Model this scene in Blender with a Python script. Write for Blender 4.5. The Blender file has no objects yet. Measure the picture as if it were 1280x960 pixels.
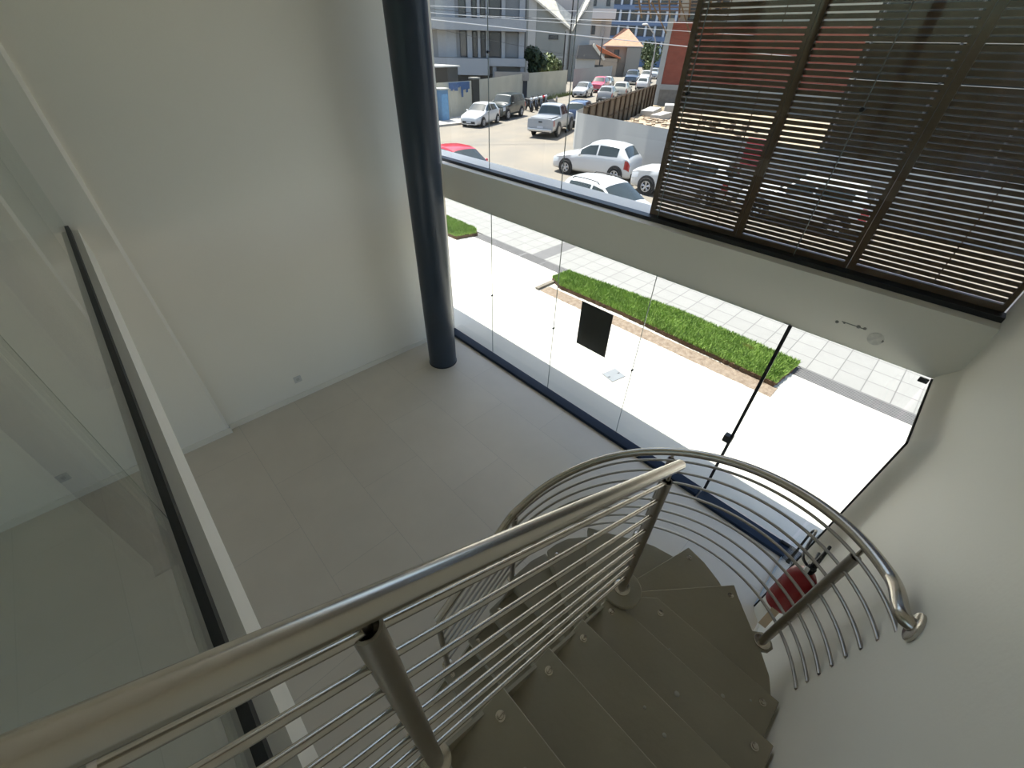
import bpy, bmesh, math, random
from mathutils import Vector, Matrix
random.seed(7)
S = bpy.context.scene
COL = S.collection
PI = math.pi
V3 = Vector

# ------------------------------------------------------------------ camera, light, exposure
cam_data = bpy.data.cameras.new('camera')
cam_data.sensor_fit = 'HORIZONTAL'; cam_data.sensor_width = 36.0
cam_data.lens = 512.583 / 1280 * 36.0
cam_data.clip_start = 0.02; cam_data.clip_end = 600
camera = bpy.data.objects.new('camera', cam_data); COL.objects.link(camera)
yaw, pitch, roll = math.radians(45.2757), math.radians(39.6109), math.radians(1.58981)
fw = V3((math.cos(pitch)*math.cos(yaw), math.cos(pitch)*math.sin(yaw), -math.sin(pitch)))
rt = V3((math.sin(yaw), -math.cos(yaw), 0)); up = rt.cross(fw)
rt2 = rt*math.cos(roll) + up*math.sin(roll); up2 = up*math.cos(roll) - rt*math.sin(roll)
camera.matrix_world = Matrix(((rt2.x, up2.x, -fw.x, 0), (rt2.y, up2.y, -fw.y, 0), (rt2.z, up2.z, -fw.z, 4.0), (0, 0, 0, 1)))
S.camera = camera

SUN_STRENGTH = 9.5
SKY_STRENGTH = 0.26
EXPOSURE = 0.32
SUN_TO = V3((0.045, 0.42, 0.905)).normalized()

world = bpy.data.worlds.new('sky'); S.world = world; world.use_nodes = True
wn = world.node_tree.nodes; wl = world.node_tree.links; wn.clear()
wo = wn.new('ShaderNodeOutputWorld'); wb = wn.new('ShaderNodeBackground'); ws = wn.new('ShaderNodeTexSky')
ws.sky_type = 'NISHITA'; ws.sun_disc = False
ws.sun_elevation = math.asin(SUN_TO.z); ws.sun_rotation = math.atan2(SUN_TO.x, SUN_TO.y)
ws.air_density = 1.0; ws.dust_density = 2.0; ws.ozone_density = 1.0
wb.inputs['Strength'].default_value = SKY_STRENGTH
wl.new(ws.outputs[0], wb.inputs['Color']); wl.new(wb.outputs[0], wo.inputs['Surface'])

sun_data = bpy.data.lights.new('sun', 'SUN'); sun_data.energy = SUN_STRENGTH; sun_data.angle = math.radians(0.53)
sun_data.color = (1.0, 0.955, 0.89)
sun = bpy.data.objects.new('sun', sun_data); COL.objects.link(sun)
sun.location = (20, 30, 60); sun.rotation_euler = SUN_TO.to_track_quat('Z', 'Y').to_euler()

S.view_settings.view_transform = 'Standard'; S.view_settings.look = 'None'
S.view_settings.gamma = 1.0; S.view_settings.use_curve_mapping = False
S.view_settings.exposure = EXPOSURE
cy = S.cycles
cy.use_denoising = True
cy.max_bounces = 14; cy.diffuse_bounces = 7; cy.glossy_bounces = 5; cy.transparent_max_bounces = 24
cy.caustics_reflective = False; cy.caustics_refractive = False
cy.sample_clamp_indirect = 6.0

# ------------------------------------------------------------------ materials
MATS = {}
def mat(name, col, rough=0.6, metal=0.0, noise=0.0, nscale=8.0, bump=0.0, bscale=None, spec=0.5, col2=None, coat=0.0):
    """Principled surface whose colour wanders between two tones with a noise."""
    if name in MATS: return MATS[name]
    m = bpy.data.materials.new(name); m.use_nodes = True
    nt = m.node_tree; b = nt.nodes['Principled BSDF']
    b.inputs['Roughness'].default_value = rough; b.inputs['Metallic'].default_value = metal
    b.inputs['Specular IOR Level'].default_value = spec
    if coat: b.inputs['Coat Weight'].default_value = coat; b.inputs['Coat Roughness'].default_value = 0.05
    c = (*col, 1.0)
    tc = nt.nodes.new('ShaderNodeTexCoord')
    n = nt.nodes.new('ShaderNodeTexNoise'); n.inputs['Scale'].default_value = nscale; n.inputs['Detail'].default_value = 5
    nt.links.new(tc.outputs['Object'], n.inputs['Vector'])
    r = nt.nodes.new('ShaderNodeValToRGB')
    d = col2 if col2 else tuple(max(0.0, x*(1-noise)) for x in col)
    r.color_ramp.elements[0].position = 0.3; r.color_ramp.elements[1].position = 0.7
    r.color_ramp.elements[0].color = (*d, 1); r.color_ramp.elements[1].color = c
    nt.links.new(n.outputs['Fac'], r.inputs['Fac']); nt.links.new(r.outputs['Color'], b.inputs['Base Color'])
    if bump:
        n2 = nt.nodes.new('ShaderNodeTexNoise'); n2.inputs['Scale'].default_value = bscale or nscale*4; n2.inputs['Detail'].default_value = 6
        nt.links.new(tc.outputs['Object'], n2.inputs['Vector'])
        bp = nt.nodes.new('ShaderNodeBump'); bp.inputs['Strength'].default_value = bump; bp.inputs['Distance'].default_value = 0.02
        nt.links.new(n2.outputs['Fac'], bp.inputs['Height']); nt.links.new(bp.outputs['Normal'], b.inputs['Normal'])
    MATS[name] = m; return m

def glass(name, tint=(0.95, 0.97, 0.96), f0=0.04, power=5.0, rough=0.0, body=None, body_fac=0.0, fmax=1.0):
    """Clear pane: straight-through light plus a mirror share that grows towards grazing."""
    if name in MATS: return MATS[name]
    m = bpy.data.materials.new(name); m.use_nodes = True
    nt = m.node_tree; nt.nodes.clear(); N = nt.nodes.new; L = nt.links.new
    out = N('ShaderNodeOutputMaterial'); mix = N('ShaderNodeMixShader'); t = N('ShaderNodeBsdfTransparent'); g = N('ShaderNodeBsdfGlossy')
    t.inputs['Color'].default_value = (*tint, 1); g.inputs['Roughness'].default_value = rough; g.inputs['Color'].default_value = (1, 1, 1, 1)
    lw = N('ShaderNodeLayerWeight'); lw.inputs['Blend'].default_value = 0.5
    pw = N('ShaderNodeMath'); pw.operation = 'POWER'; pw.inputs[1].default_value = power; L(lw.outputs['Facing'], pw.inputs[0])
    ma = N('ShaderNodeMath'); ma.operation = 'MULTIPLY_ADD'; ma.inputs[1].default_value = fmax - f0; ma.inputs[2].default_value = f0
    L(pw.outputs[0], ma.inputs[0]); L(ma.outputs[0], mix.inputs['Fac'])
    src = t.outputs[0]
    if body_fac:
        d = N('ShaderNodeBsdfDiffuse'); d.inputs['Color'].default_value = (*body, 1)
        mb = N('ShaderNodeMixShader'); mb.inputs['Fac'].default_value = body_fac
        L(t.outputs[0], mb.inputs[1]); L(d.outputs[0], mb.inputs[2]); src = mb.outputs[0]
    L(src, mix.inputs[1]); L(g.outputs[0], mix.inputs[2]); L(mix.outputs[0], out.inputs['Surface'])
    MATS[name] = m; return m

def grid_mat(name, col, line, px, py, ox, oy, w, rough=0.5, noise=0.06, nscale=1.5, vary=0.05, stagger=0.0, bump=0.0):
    """Tiles laid in world X / Y: period px, py, offset ox, oy, joint width w."""
    m = bpy.data.materials.new(name); m.use_nodes = True
    nt = m.node_tree; N = nt.nodes.new; L = nt.links.new; b = nt.nodes['Principled BSDF']
    b.inputs['Roughness'].default_value = rough
    tc = N('ShaderNodeTexCoord'); sp = N('ShaderNodeSeparateXYZ'); L(tc.outputs['Object'], sp.inputs[0])
    def math_(op, a, v=None, w2=None):
        n = N('ShaderNodeMath'); n.operation = op
        for i, x in enumerate((a, v, w2)):
            if x is None: continue
            if isinstance(x, (int, float)): n.inputs[i].default_value = x
            else: L(x, n.inputs[i])
        return n.outputs[0]
    ux = math_('DIVIDE', math_('SUBTRACT', sp.outputs[0], ox), px)
    fx = math_('FLOOR', ux)
    uy0 = math_('DIVIDE', math_('SUBTRACT', sp.outputs[1], oy), py)
    uy = math_('ADD', uy0, math_('MULTIPLY', math_('MODULO', fx, 2.0), stagger)) if stagger else uy0
    fy = math_('FLOOR', uy)
    def edge(u, per):
        fr = math_('FRACT', u); a = math_('MINIMUM', fr, math_('SUBTRACT', 1.0, fr))
        return math_('LESS_THAN', math_('MULTIPLY', a, per), w/2)
    e = math_('MAXIMUM', edge(ux, px), edge(uy, py))
    cb = N('ShaderNodeCombineXYZ'); L(fx, cb.inputs[0]); L(fy, cb.inputs[1])
    wn_ = N('ShaderNodeTexWhiteNoise'); wn_.noise_dimensions = '3D'; L(cb.outputs[0], wn_.inputs['Vector'])
    ns = N('ShaderNodeTexNoise'); ns.inputs['Scale'].default_value = nscale; ns.inputs['Detail'].default_value = 7; ns.inputs['Roughness'].default_value = 0.62
    L(tc.outputs['Object'], ns.inputs['Vector'])
    v = math_('ADD', math_('MULTIPLY_ADD', wn_.outputs['Value'], vary, 1.0-vary/2), math_('MULTIPLY_ADD', ns.outputs['Fac'], noise*2, -noise))
    hs = N('ShaderNodeHueSaturation'); hs.inputs['Color'].default_value = (*col, 1); L(v, hs.inputs['Value'])
    mx = N('ShaderNodeMix'); mx.data_type = 'RGBA'; L(e, mx.inputs['Factor']); L(hs.outputs[0], mx.inputs['A']); mx.inputs['B'].default_value = (*line, 1)
    L(mx.outputs['Result'], b.inputs['Base Color'])
    if bump:
        bp = N('ShaderNodeBump'); bp.inputs['Strength'].default_value = bump; bp.inputs['Distance'].default_value = 0.01
        L(ns.outputs['Fac'], bp.inputs['Height']); L(bp.outputs['Normal'], b.inputs['Normal'])
    MATS[name] = m; return m

def brick_mat(name, c1, c2, mortar, scale, bw=0.22, bh=0.08):
    m = bpy.data.materials.new(name); m.use_nodes = True
    nt = m.node_tree; N = nt.nodes.new; L = nt.links.new; b = nt.nodes['Principled BSDF']; b.inputs['Roughness'].default_value = 0.85
    tc = N('ShaderNodeTexCoord'); sp = N('ShaderNodeSeparateXYZ'); cb = N('ShaderNodeCombineXYZ')
    L(tc.outputs['Object'], sp.inputs[0]); L(sp.outputs[0], cb.inputs[0]); L(sp.outputs[2], cb.inputs[1])
    br = N('ShaderNodeTexBrick'); L(cb.outputs[0], br.inputs['Vector'])
    br.inputs['Color1'].default_value = (*c1, 1); br.inputs['Color2'].default_value = (*c2, 1); br.inputs['Mortar'].default_value = (*mortar, 1)
    br.inputs['Scale'].default_value = scale; br.inputs['Brick Width'].default_value = bw; br.inputs['Row Height'].default_value = bh; br.inputs['Mortar Size'].default_value = 0.008
    L(br.outputs['Color'], b.inputs['Base Color']); MATS[name] = m; return m

wall_white = mat('painted_wall', (0.88, 0.845, 0.76), 0.55, noise=0.025, nscale=0.9, bump=0.04, bscale=60)
ceil_white = mat('painted_ceiling', (0.90, 0.88, 0.83), 0.7, noise=0.02, nscale=1)
base_white = mat('baseboard_white', (0.82, 0.775, 0.68), 0.5, noise=0.02)
floor_tile = grid_mat('floor_porcelain', (0.62, 0.55, 0.445), (0.47, 0.42, 0.35), 0.73, 1.46, 0.09, 1.03, 0.004, rough=0.38, noise=0.10, nscale=1.6, vary=0.03, stagger=0.5)
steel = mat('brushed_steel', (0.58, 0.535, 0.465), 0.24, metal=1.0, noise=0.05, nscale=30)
steel_dark = mat('dark_steel', (0.45, 0.42, 0.38), 0.33, metal=1.0, noise=0.06, nscale=25)  # darker, slightly rougher steel for posts and outer bars
tread_paint = mat('tread_paint', (0.37, 0.33, 0.245), 0.62, noise=0.10, nscale=3.5, bump=0.06, bscale=40)
dust_mat = mat('plaster_dust', (0.55, 0.53, 0.48), 0.9, noise=0.3, nscale=60)
navy = mat('navy_paint', (0.026, 0.040, 0.062), 0.34, noise=0.12, nscale=2)
navy_sill = mat('navy_sill', (0.010, 0.020, 0.040), 0.6, noise=0.1, nscale=2, spec=0.25)
black = mat('black_metal', (0.012, 0.012, 0.013), 0.45, noise=0.1)
rubber = mat('black_rubber', (0.010, 0.010, 0.010), 0.7, noise=0.1)
clear = glass('clear_glass', f0=0.022)
glass_edge = mat('glass_edge', (0.20, 0.23, 0.22), 0.4, noise=0.1)
guard_glass = glass('guard_glass', tint=(0.80, 0.84, 0.78), f0=0.06, power=2.6, fmax=0.9)
bronze = mat('brown_aluminium', (0.15, 0.080, 0.043), 0.45, noise=0.12, nscale=12)
red_paint = mat('red_enamel', (0.30, 0.008, 0.012), 0.4, noise=0.05, coat=0.1)
white_paper = mat('white_paper', (0.8, 0.8, 0.78), 0.8, noise=0.05)
beige = mat('beige_strap', (0.62, 0.48, 0.34), 0.8, noise=0.15)
concrete = mat('smooth_concrete', (0.58, 0.565, 0.50), 0.75, noise=0.10, nscale=1.4, bump=0.08, bscale=25)
paver = grid_mat('grey_pavers', (0.225, 0.222, 0.21), (0.125, 0.122, 0.117), 0.40, 0.385, 7.26, 0.085, 0.016, rough=0.8, noise=0.10, nscale=4, vary=0.06, stagger=0.0)
tactile = mat('tactile_strip', (0.125, 0.122, 0.122), 0.8, noise=0.15, nscale=6)
grass_m = mat('turf_green', (0.27, 0.40, 0.085), 0.7, noise=0.5, nscale=5, col2=(0.15, 0.25, 0.045))
earth = mat('turf_earth', (0.13, 0.075, 0.04), 0.95, noise=0.5, nscale=14, bump=0.6, bscale=30)
sandy = mat('sandy_soil', (0.25, 0.20, 0.15), 0.95, noise=0.3, nscale=14, bump=0.8, bscale=40, col2=(0.15, 0.11, 0.078))
road_m = mat('dusty_cobbles', (0.225, 0.192, 0.148), 0.9, noise=0.2, nscale=0.45, bump=0.35, bscale=5, col2=(0.165, 0.15, 0.128))
asphalt = mat('worn_asphalt', (0.25, 0.225, 0.185), 0.9, noise=0.2, nscale=0.8, bump=0.2)
sign_black = mat('sign_black', (0.020, 0.019, 0.017), 0.5, noise=0.05)

# ------------------------------------------------------------------ mesh helpers
class MB:
    def __init__(s): s.v = []; s.f = []; s.sm = []
    def add(s, verts, faces, smooth=False):
        o = len(s.v); s.v += [V3(p) for p in verts]
        s.f += [tuple(i+o for i in f) for f in faces]; s.sm += [smooth]*len(faces); return s
    def box(s, a, b):
        x0, y0, z0 = (min(a[i], b[i]) for i in range(3)); x1, y1, z1 = (max(a[i], b[i]) for i in range(3))
        return s.add([(x0,y0,z0),(x1,y0,z0),(x1,y1,z0),(x0,y1,z0),(x0,y0,z1),(x1,y0,z1),(x1,y1,z1),(x0,y1,z1)],
                     [(0,3,2,1),(4,5,6,7),(0,1,5,4),(1,2,6,5),(2,3,7,6),(3,0,4,7)])
    def prism(s, poly, z0, z1):
        n = len(poly)
        area = sum(poly[i][0]*poly[(i+1) % n][1]-poly[(i+1) % n][0]*poly[i][1] for i in range(n))
        if area < 0: poly = poly[::-1]
        return s.add([(x, y, z0) for x, y in poly]+[(x, y, z1) for x, y in poly],
                     [tuple(range(n-1, -1, -1)), tuple(range(n, 2*n))]+[(i, (i+1) % n, n+(i+1) % n, n+i) for i in range(n)])
    def extrude(s, poly, d):
        """closed 3-D polygon swept by vector d"""
        n = len(poly); d = V3(d); P = [V3(q) for q in poly]
        return s.add(P+[q+d for q in P], [tuple(range(n-1, -1, -1)), tuple(range(n, 2*n))]+[(i, (i+1) % n, n+(i+1) % n, n+i) for i in range(n)])
    def tube(s, pts, r, n=12, caps=True, closed=False):
        P = [V3(q) for q in pts]; R = r if isinstance(r, (list, tuple)) else [r]*len(P)
        t0 = (P[1]-P[0]).normalized(); ref = V3((0, 0, 1)) if abs(t0.z) < 0.9 else V3((1, 0, 0))
        a = t0.cross(ref).normalized(); rings = []; vs = []
        for i, q in enumerate(P):
            t = ((P[min(i+1, len(P)-1)]-P[i]).normalized()+(P[i]-P[max(i-1, 0)]).normalized())
            t = t.normalized() if t.length > 1e-9 else t0
            a = (a-t*a.dot(t)).normalized(); b = t.cross(a)
            for k in range(n):
                an = 2*PI*k/n; vs.append(q+(a*math.cos(an)+b*math.sin(an))*R[i])
        fs = [(i*n+k, i*n+(k+1) % n, (i+1)*n+(k+1) % n, (i+1)*n+k) for i in range(len(P)-1) for k in range(n)]
        s.add(vs, fs, True)
        if caps:
            o = len(s.v)-len(vs)
            s.f += [tuple(o+k for k in range(n-1, -1, -1)), tuple(o+(len(P)-1)*n+k for k in range(n))]; s.sm += [False]*2
        return s
    def lathe(s, prof, c=(0, 0, 0), axis='z', n=24):
        """prof: (radius, height) pairs from bottom to top"""
        c = V3(c); vs = []
        for r, h in prof:
            for k in range(n):
                a = 2*PI*k/n; q = (r*math.cos(a), r*math.sin(a), h)
                if axis == 'y': q = (q[0], q[2], -q[1])
                if axis == 'x': q = (q[2], q[0], q[1])
                vs.append(c+V3(q))
        m = len(prof)
        s.add(vs, [(i*n+k, i*n+(k+1) % n, (i+1)*n+(k+1) % n, (i+1)*n+k) for i in range(m-1) for k in range(n)], True)
        o = len(s.v)-len(vs)
        if prof[0][0] > 1e-6: s.f.append(tuple(o+k for k in range(n-1, -1, -1))); s.sm.append(False)
        if prof[-1][0] > 1e-6: s.f.append(tuple(o+(m-1)*n+k for k in range(n))); s.sm.append(False)
        return s
    def ball(s, c, r, n=10, squash=(1, 1, 1)):
        c = V3(c); m = n//2+1
        prof = [(max(1e-7, math.sin(PI*i/m)), -math.cos(PI*i/m)) for i in range(m+1)]
        o = len(s.v); s.lathe(prof, (0, 0, 0), n=n)
        for i in range(o, len(s.v)): q = s.v[i]; s.v[i] = c+V3((q.x*r*squash[0], q.y*r*squash[1], q.z*r*squash[2]))
        return s
    def patch(s, fn, nu, nv, smooth=True):
        vs = [fn(i/nu, j/nv) for i in range(nu+1) for j in range(nv+1)]
        return s.add(vs, [(i*(nv+1)+j, (i+1)*(nv+1)+j, (i+1)*(nv+1)+j+1, i*(nv+1)+j+1) for i in range(nu) for j in range(nv)], smooth)
    def build(s, name, m, parent=None, world=False, bevel=0.0, bseg=2):
        vs = s.v
        if parent is not None and world:
            M = parent.matrix_basis.inverted(); vs = [M @ q for q in vs]
        me = bpy.data.meshes.new(name); me.from_pydata([tuple(q) for q in vs], [], s.f)
        me.polygons.foreach_set('use_smooth', [True]*len(me.polygons) if bevel else s.sm)
        me.materials.append(m)
        bm = bmesh.new(); bm.from_mesh(me); bmesh.ops.recalc_face_normals(bm, faces=bm.faces)
        if bevel: bmesh.ops.bevel(bm, geom=bm.edges[:], offset=bevel, segments=bseg, affect='EDGES', profile=0.5)
        bm.to_mesh(me); bm.free(); me.update()
        me.set_sharp_from_angle(angle=math.radians(38))
        o = bpy.data.objects.new(name, me); COL.objects.link(o)
        if parent is not None: o.parent = parent
        return o

def thing(name, label, cat, loc=(0, 0, 0), rz=0.0, group=None):
    o = bpy.data.objects.new(name, None); COL.objects.link(o)
    o.empty_display_size = 0.1
    o.matrix_basis = Matrix.Translation(loc) @ Matrix.Rotation(rz, 4, 'Z')
    o['label'] = label; o['category'] = cat
    if group: o['group'] = group
    return o
def tag(o, label, cat, group=None, kind=None):
    o['label'] = label; o['category'] = cat
    if group: o['group'] = group
    if kind: o['kind'] = kind
    return o
def struct(name, mb, m, bevel=0.0, label=None):
    o = mb.build(name, m, bevel=bevel); o['kind'] = 'structure'
    if label: o['label'] = label
    return o
def box(a, b): return MB().box(a, b)
def copy_tree(o, parent=None):
    c = o.copy(); COL.objects.link(c)
    if parent is not None: c.parent = parent
    for ch in list(o.children): copy_tree(ch, c)
    return c

# ------------------------------------------------------------------ room shell
YL, YR, XF = 5.26, -0.54, 3.72          # far white wall, stair wall, glass front
SLAB = 2.68                              # upper floor level
TOP = 5.45                               # ceiling level
struct('floor', box((-4.2, YR-0.02, -0.12), (XF+0.03, YL+0.05, 0.0)), floor_tile, label='large grey porcelain floor tiles of the lower room')
struct('wall_left', MB().prism([(-4.2, YL-0.07), (-0.036, YL-0.07), (-0.006, YL-0.042), (-0.006, YL), (3.72, YL), (3.72, YL+0.2), (-4.2, YL+0.2)], -0.1, TOP), wall_white, label='tall blank white wall with a shallow step')
wr = MB()
wr.box((-4.2, YR, -0.1), (2.80, YR-0.22, TOP)); wr.box((2.80, YR, 2.25), (4.30, YR-0.22, TOP))
struct('wall_right', wr, wall_white, label='white wall beside the stair')
wk = MB()
for y0, y1, z0, z1 in ((YR-0.2, -0.3, -0.1, TOP), (4.9, YL+0.2, -0.1, TOP), (-0.3, 4.9, 2.35, 2.9), (-0.3, 4.9, 5.35, TOP), (-0.3, 4.9, -0.1, 0.05)): wk.box((-4.4, y0, z0), (-4.2, y1, z1))
struct('wall_back', wk, wall_white)  # its two openings are added to let daylight in from behind
struct('ceiling', box((-4.4, YR-0.22, TOP), (3.72, YL+0.2, TOP+0.2)), ceil_white)
struct('baseboard_left', MB().prism([(-4.2, YL-0.083), (0.001, YL-0.083), (0.001, YL-0.013), (3.56, YL-0.013), (3.56, YL), (-0.012, YL), (-0.012, YL-0.07), (-4.2, YL-0.07)], 0, 0.085), base_white, label='low white skirting along the blank wall')
struct('baseboard_right', box((-4.2, YR, 0), (2.78, YR+0.013, 0.085)), base_white)
# upper floor slab, dark underneath the glazed guard
struct('trim_1', box((-4.2, YR, 2.43), (-0.22, YL-0.07, SLAB)), wall_white, label='white edge of the upper floor slab')
struct('trim_2', box((3.72, YR-0.2, 2.25), (4.31, 9.0, 2.70)), wall_white, bevel=0.004, label='white beam across the glass front')
# over-sailing storey above, shades the ledge and the strip of pavement
struct('trim_3', box((3.72, -2.6, TOP), (4.45, 12.0, TOP+0.35)), wall_white, label='overhang of the storey above the glass front')
# the wall swells out softly to meet the small side pane
PX, PZ, PY = 2.82, 2.25, -0.452
fil = MB(); BW = 0.15
def swell(d):
    u = max(0.0, 1-d/BW); return (PY-YR)*u*u*(3-2*u)
def fil_pt(u, v):
    # u runs round the pane edge (up the jamb, then along the head); v runs outward
    d = BW*v; LJ, LC, LH = 2.25, 0.25, 0.95; s_ = u*(LJ+LC+LH)
    if s_ <= LJ: return V3((PX-d, YR+swell(d)+0.0005, s_))
    if s_ <= LJ+LC:
        a_ = (s_-LJ)/LC*PI/2; return V3((PX-d*math.cos(a_), YR+swell(d)+0.0005, PZ+d*math.sin(a_)))
    return V3((PX+(s_-LJ-LC), YR+swell(d)+0.0005, PZ+d))
fil.patch(fil_pt, 90, 14)
fil.add([(PX, PY, 0), (PX, PY, PZ), (PX, YR-0.22, PZ), (PX, YR-0.22, 0)], [(0, 1, 2, 3)]); fil.add([(PX, PY, PZ), (3.75, PY, PZ), (3.75, YR-0.22, PZ), (PX, YR-0.22, PZ)], [(0, 1, 2, 3)])
struct('trim_4', fil, wall_white, label='soft white swelling of the wall around the small side pane')

# sill channel of the glass front
sl = MB(); sl.box((3.555, 0.52, 0), (3.70, YL-0.02, 0.05))
struct('trim_6', sl, navy_sill, bevel=0.006, label='dark blue sill under the fixed glass')
struct('trim_7', box((3.515, -0.455, 0), (3.69, 0.50, 0.045)), navy_sill, bevel=0.006, label='dark blue threshold under the glass door')
struct('trim_8', box((3.83, YR, 2.70), (3.93, 5.55, 2.735)), black, label='black base channel of the upper glass')

GY = [5.24, 4.22, 2.98, 1.74, 0.50]
n = 1
for a, b in zip(GY[:-1], GY[1:]):
    w = struct('window_%d' % n, box((3.702, b+0.004, 0.03), (3.712, a-0.004, 2.27)), clear); n += 1
    e = box((3.7015, b-0.0022, 0.03), (3.7125, b+0.0022, 2.27)).build('joint', glass_edge, w)
    if b > 1: MB().lathe([(0.012, -0.008), (0.012, 0.022)], (3.70, b, 1.08), axis='x', n=12).build('clamp', black, w)
UG = [5.55, 4.455, 3.22, 1.975, 0.735, -0.53]
for a, b in zip(UG[:-1], UG[1:]):
    w = struct('window_%d' % n, box((3.885, b+0.004, 2.72), (3.895, a-0.004, TOP)), clear); n += 1
    if b > 0: box((3.8845, b-0.0022, 2.72), (3.8955, b+0.0022, TOP)).build('joint', glass_edge, w)
    if b > 0: MB().lathe([(0.014, -0.012), (0.014, 0.022)], (3.89, b, 3.93 if b > 4 else (3.31 if b > 3 else 3.72)), axis='x', n=12).build('clamp', black, w)
w = struct('window_%d' % n, box((2.83, -0.452, 0.02), (3.715, -0.444, 2.245)), clear); n += 1
box((2.824, -0.457, 0.0), (2.833, -0.441, 2.252)).build('edge_strip', black, w)
box((2.824, -0.457, 2.243), (3.715, -0.441, 2.252)).build('head_strip', black, w)
box((2.83, -0.458, 0.0), (3.70, -0.440, 0.022)).build('floor_seal', mat('grey_seal', (0.32, 0.36, 0.38), 0.5), w)
dr = thing('door_1', 'clear frameless glass door with a black edge and lock', 'door', (XF, 0.49, 0)); del dr['category']; dr['kind'] = 'structure'
box((3.702, -0.43, 0.045), (3.712, 0.485, 2.26)).build('pane', clear, dr, world=True)
box((3.698, 0.478, 0.045), (3.716, 0.506, 2.26)).build('edge_strip', black, dr, world=True)
box((3.675, 0.475, 0.84), (3.745, 0.56, 0.925)).build('lock', black, dr, world=True, bevel=0.006)
box((3.698, -0.44, 2.205), (3.718, -0.385, 2.24)).build('hinge', black, dr, world=True, bevel=0.004)
MB().tube([(3.66, -0.37, 0.06), (3.66, -0.46, 0.06)], 0.018).build('floor_pivot', black, dr, world=True)

# glazed guard on the slab edge
gd = thing('glass_guard', 'tall reflective glass partition standing on the white slab edge', 'glass partition', (-0.28, 2.7, SLAB))
for i, (y0, y1) in enumerate(((0.33, 1.300), (1.307, 3.72), (3.727, YL-0.075))):
    box((-0.285, y0, SLAB+0.005), (-0.275, y1, TOP)).build('glass_panel', guard_glass, gd, world=True)
box((-0.300, 0.33, SLAB), (-0.262, YL-0.072, SLAB+0.045)).build('base_channel', black, gd, world=True)
pa = thing('steel_post', 'dark square steel post just behind the glass guard', 'post', (-0.334, 1.27, SLAB+0.003))
box((-0.028, -0.06, 0), (0.028, 0.06, TOP-SLAB-0.003)).build('shaft', navy, pa); box((-0.036, -0.075, 0), (0.031, 0.075, 0.01)).build('foot_plate', navy, pa)
pa = thing('steel_post', 'slim dark round post behind the glass guard, nearer the blank wall', 'post', (-0.352, 2.46, SLAB+0.003))
MB().lathe([(0.045, 0), (0.045, TOP-SLAB-0.003)], n=24).build('shaft', navy, pa)
for z0, z1 in ((0.05, 2.35), (2.9, 5.35)):            # unseen rear glazing behind the camera, added to bring in more daylight
    w = struct('window_%d' % n, box((-4.305, -0.3, z0), (-4.295, 4.9, z1)), clear); n += 1
struct('floor_upper', box((-3.9, YR, SLAB), (-0.33, YL-0.072, SLAB+0.003)), mat('upper_floor', (0.60, 0.57, 0.49), 0.5, noise=0.1))

# ------------------------------------------------------------------ round column
cl = thing('round_column', 'dark blue round steel column in front of the glass front', 'column', (2.98, 4.62, 0))
MB().lathe([(0.215, 0.0), (0.215, TOP)], (0, 0, 0), n=64).build('shaft', navy, cl)
MB().lathe([(0.222, 0.0), (0.222, 0.012), (0.215, 0.016)], (0, 0, 0), n=64).build('foot_ring', black, cl)

# socket plate on the blank wall
sk = thing('wall_socket', 'small white blank cover plate low on the tall white wall', 'socket', (0.974, YL-0.008, 0.32))
box((-0.05, 0, -0.05), (0.05, 0.008, 0.05)).build('cover_plate', mat('plate_grey', (0.62, 0.61, 0.58), 0.4), sk, bevel=0.002)
box((-0.02, -0.003, -0.02), (0.02, 0.0, 0.02)).build('insert', mat('plate_insert', (0.5, 0.49, 0.46), 0.4), sk)
# marks left on the beam above the door
mk = thing('beam_mark', 'row of drill holes and grey plaster scars on the white beam above the door', 'mark', (3.719, 0.13, 2.42))
scar = mat('plaster_scar', (0.33, 0.32, 0.29), 0.9, noise=0.4, nscale=40)
for y, z, r_ in ((0.225, 2.412, 0.012), (0.18, 2.423, 0.008), (0.09, 2.43, 0.013), (0.05, 2.432, 0.011)):
    MB().lathe([(r_, 0.0), (r_*0.8, 0.0025)], (3.7202, y, z), axis='x', n=10).build('hole', scar, mk, world=True)
for v in mk.children: v.scale = (-1, 1, 1)
box((3.7185, 0.04, 2.424), (3.7205, 0.2, 2.43)).build('scratch', scar, mk, world=True)
m2 = thing('plaster_patch', 'pale plaster patch with two holes beside the row of drill holes on the beam', 'mark', (3.719, -0.04, 2.385))
MB().lathe([(0.05, 0.0), (0.035, 0.0015)], (0, 0, 0), axis='x', n=14).build('patch', mat('pale_plaster', (0.80, 0.775, 0.71), 0.9, noise=0.2, nscale=30), m2)
for y in (0.03, -0.04): MB().lathe([(0.012, -0.004), (0.010, 0.001)], (0, y, 0), axis='x', n=10).build('hole', scar, m2)
for v in m2.children: v.scale = (-1, 1, 1)

# sign on the front glass
sg = thing('hanging_sign', 'plain dark rectangular sign board fixed to the outside of the front glass', 'sign', (3.722, 2.365, 1.34))
box((3.716, 2.14, 1.04), (3.726, 2.59, 1.64)).build('board', sign_black, sg, world=True, bevel=0.002)
for y in (2.17, 2.56): MB().tube([(3.716, y, 1.62), (3.730, y, 1.62)], 0.009, 8).build('fixing_pad', black, sg, world=True)

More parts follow.
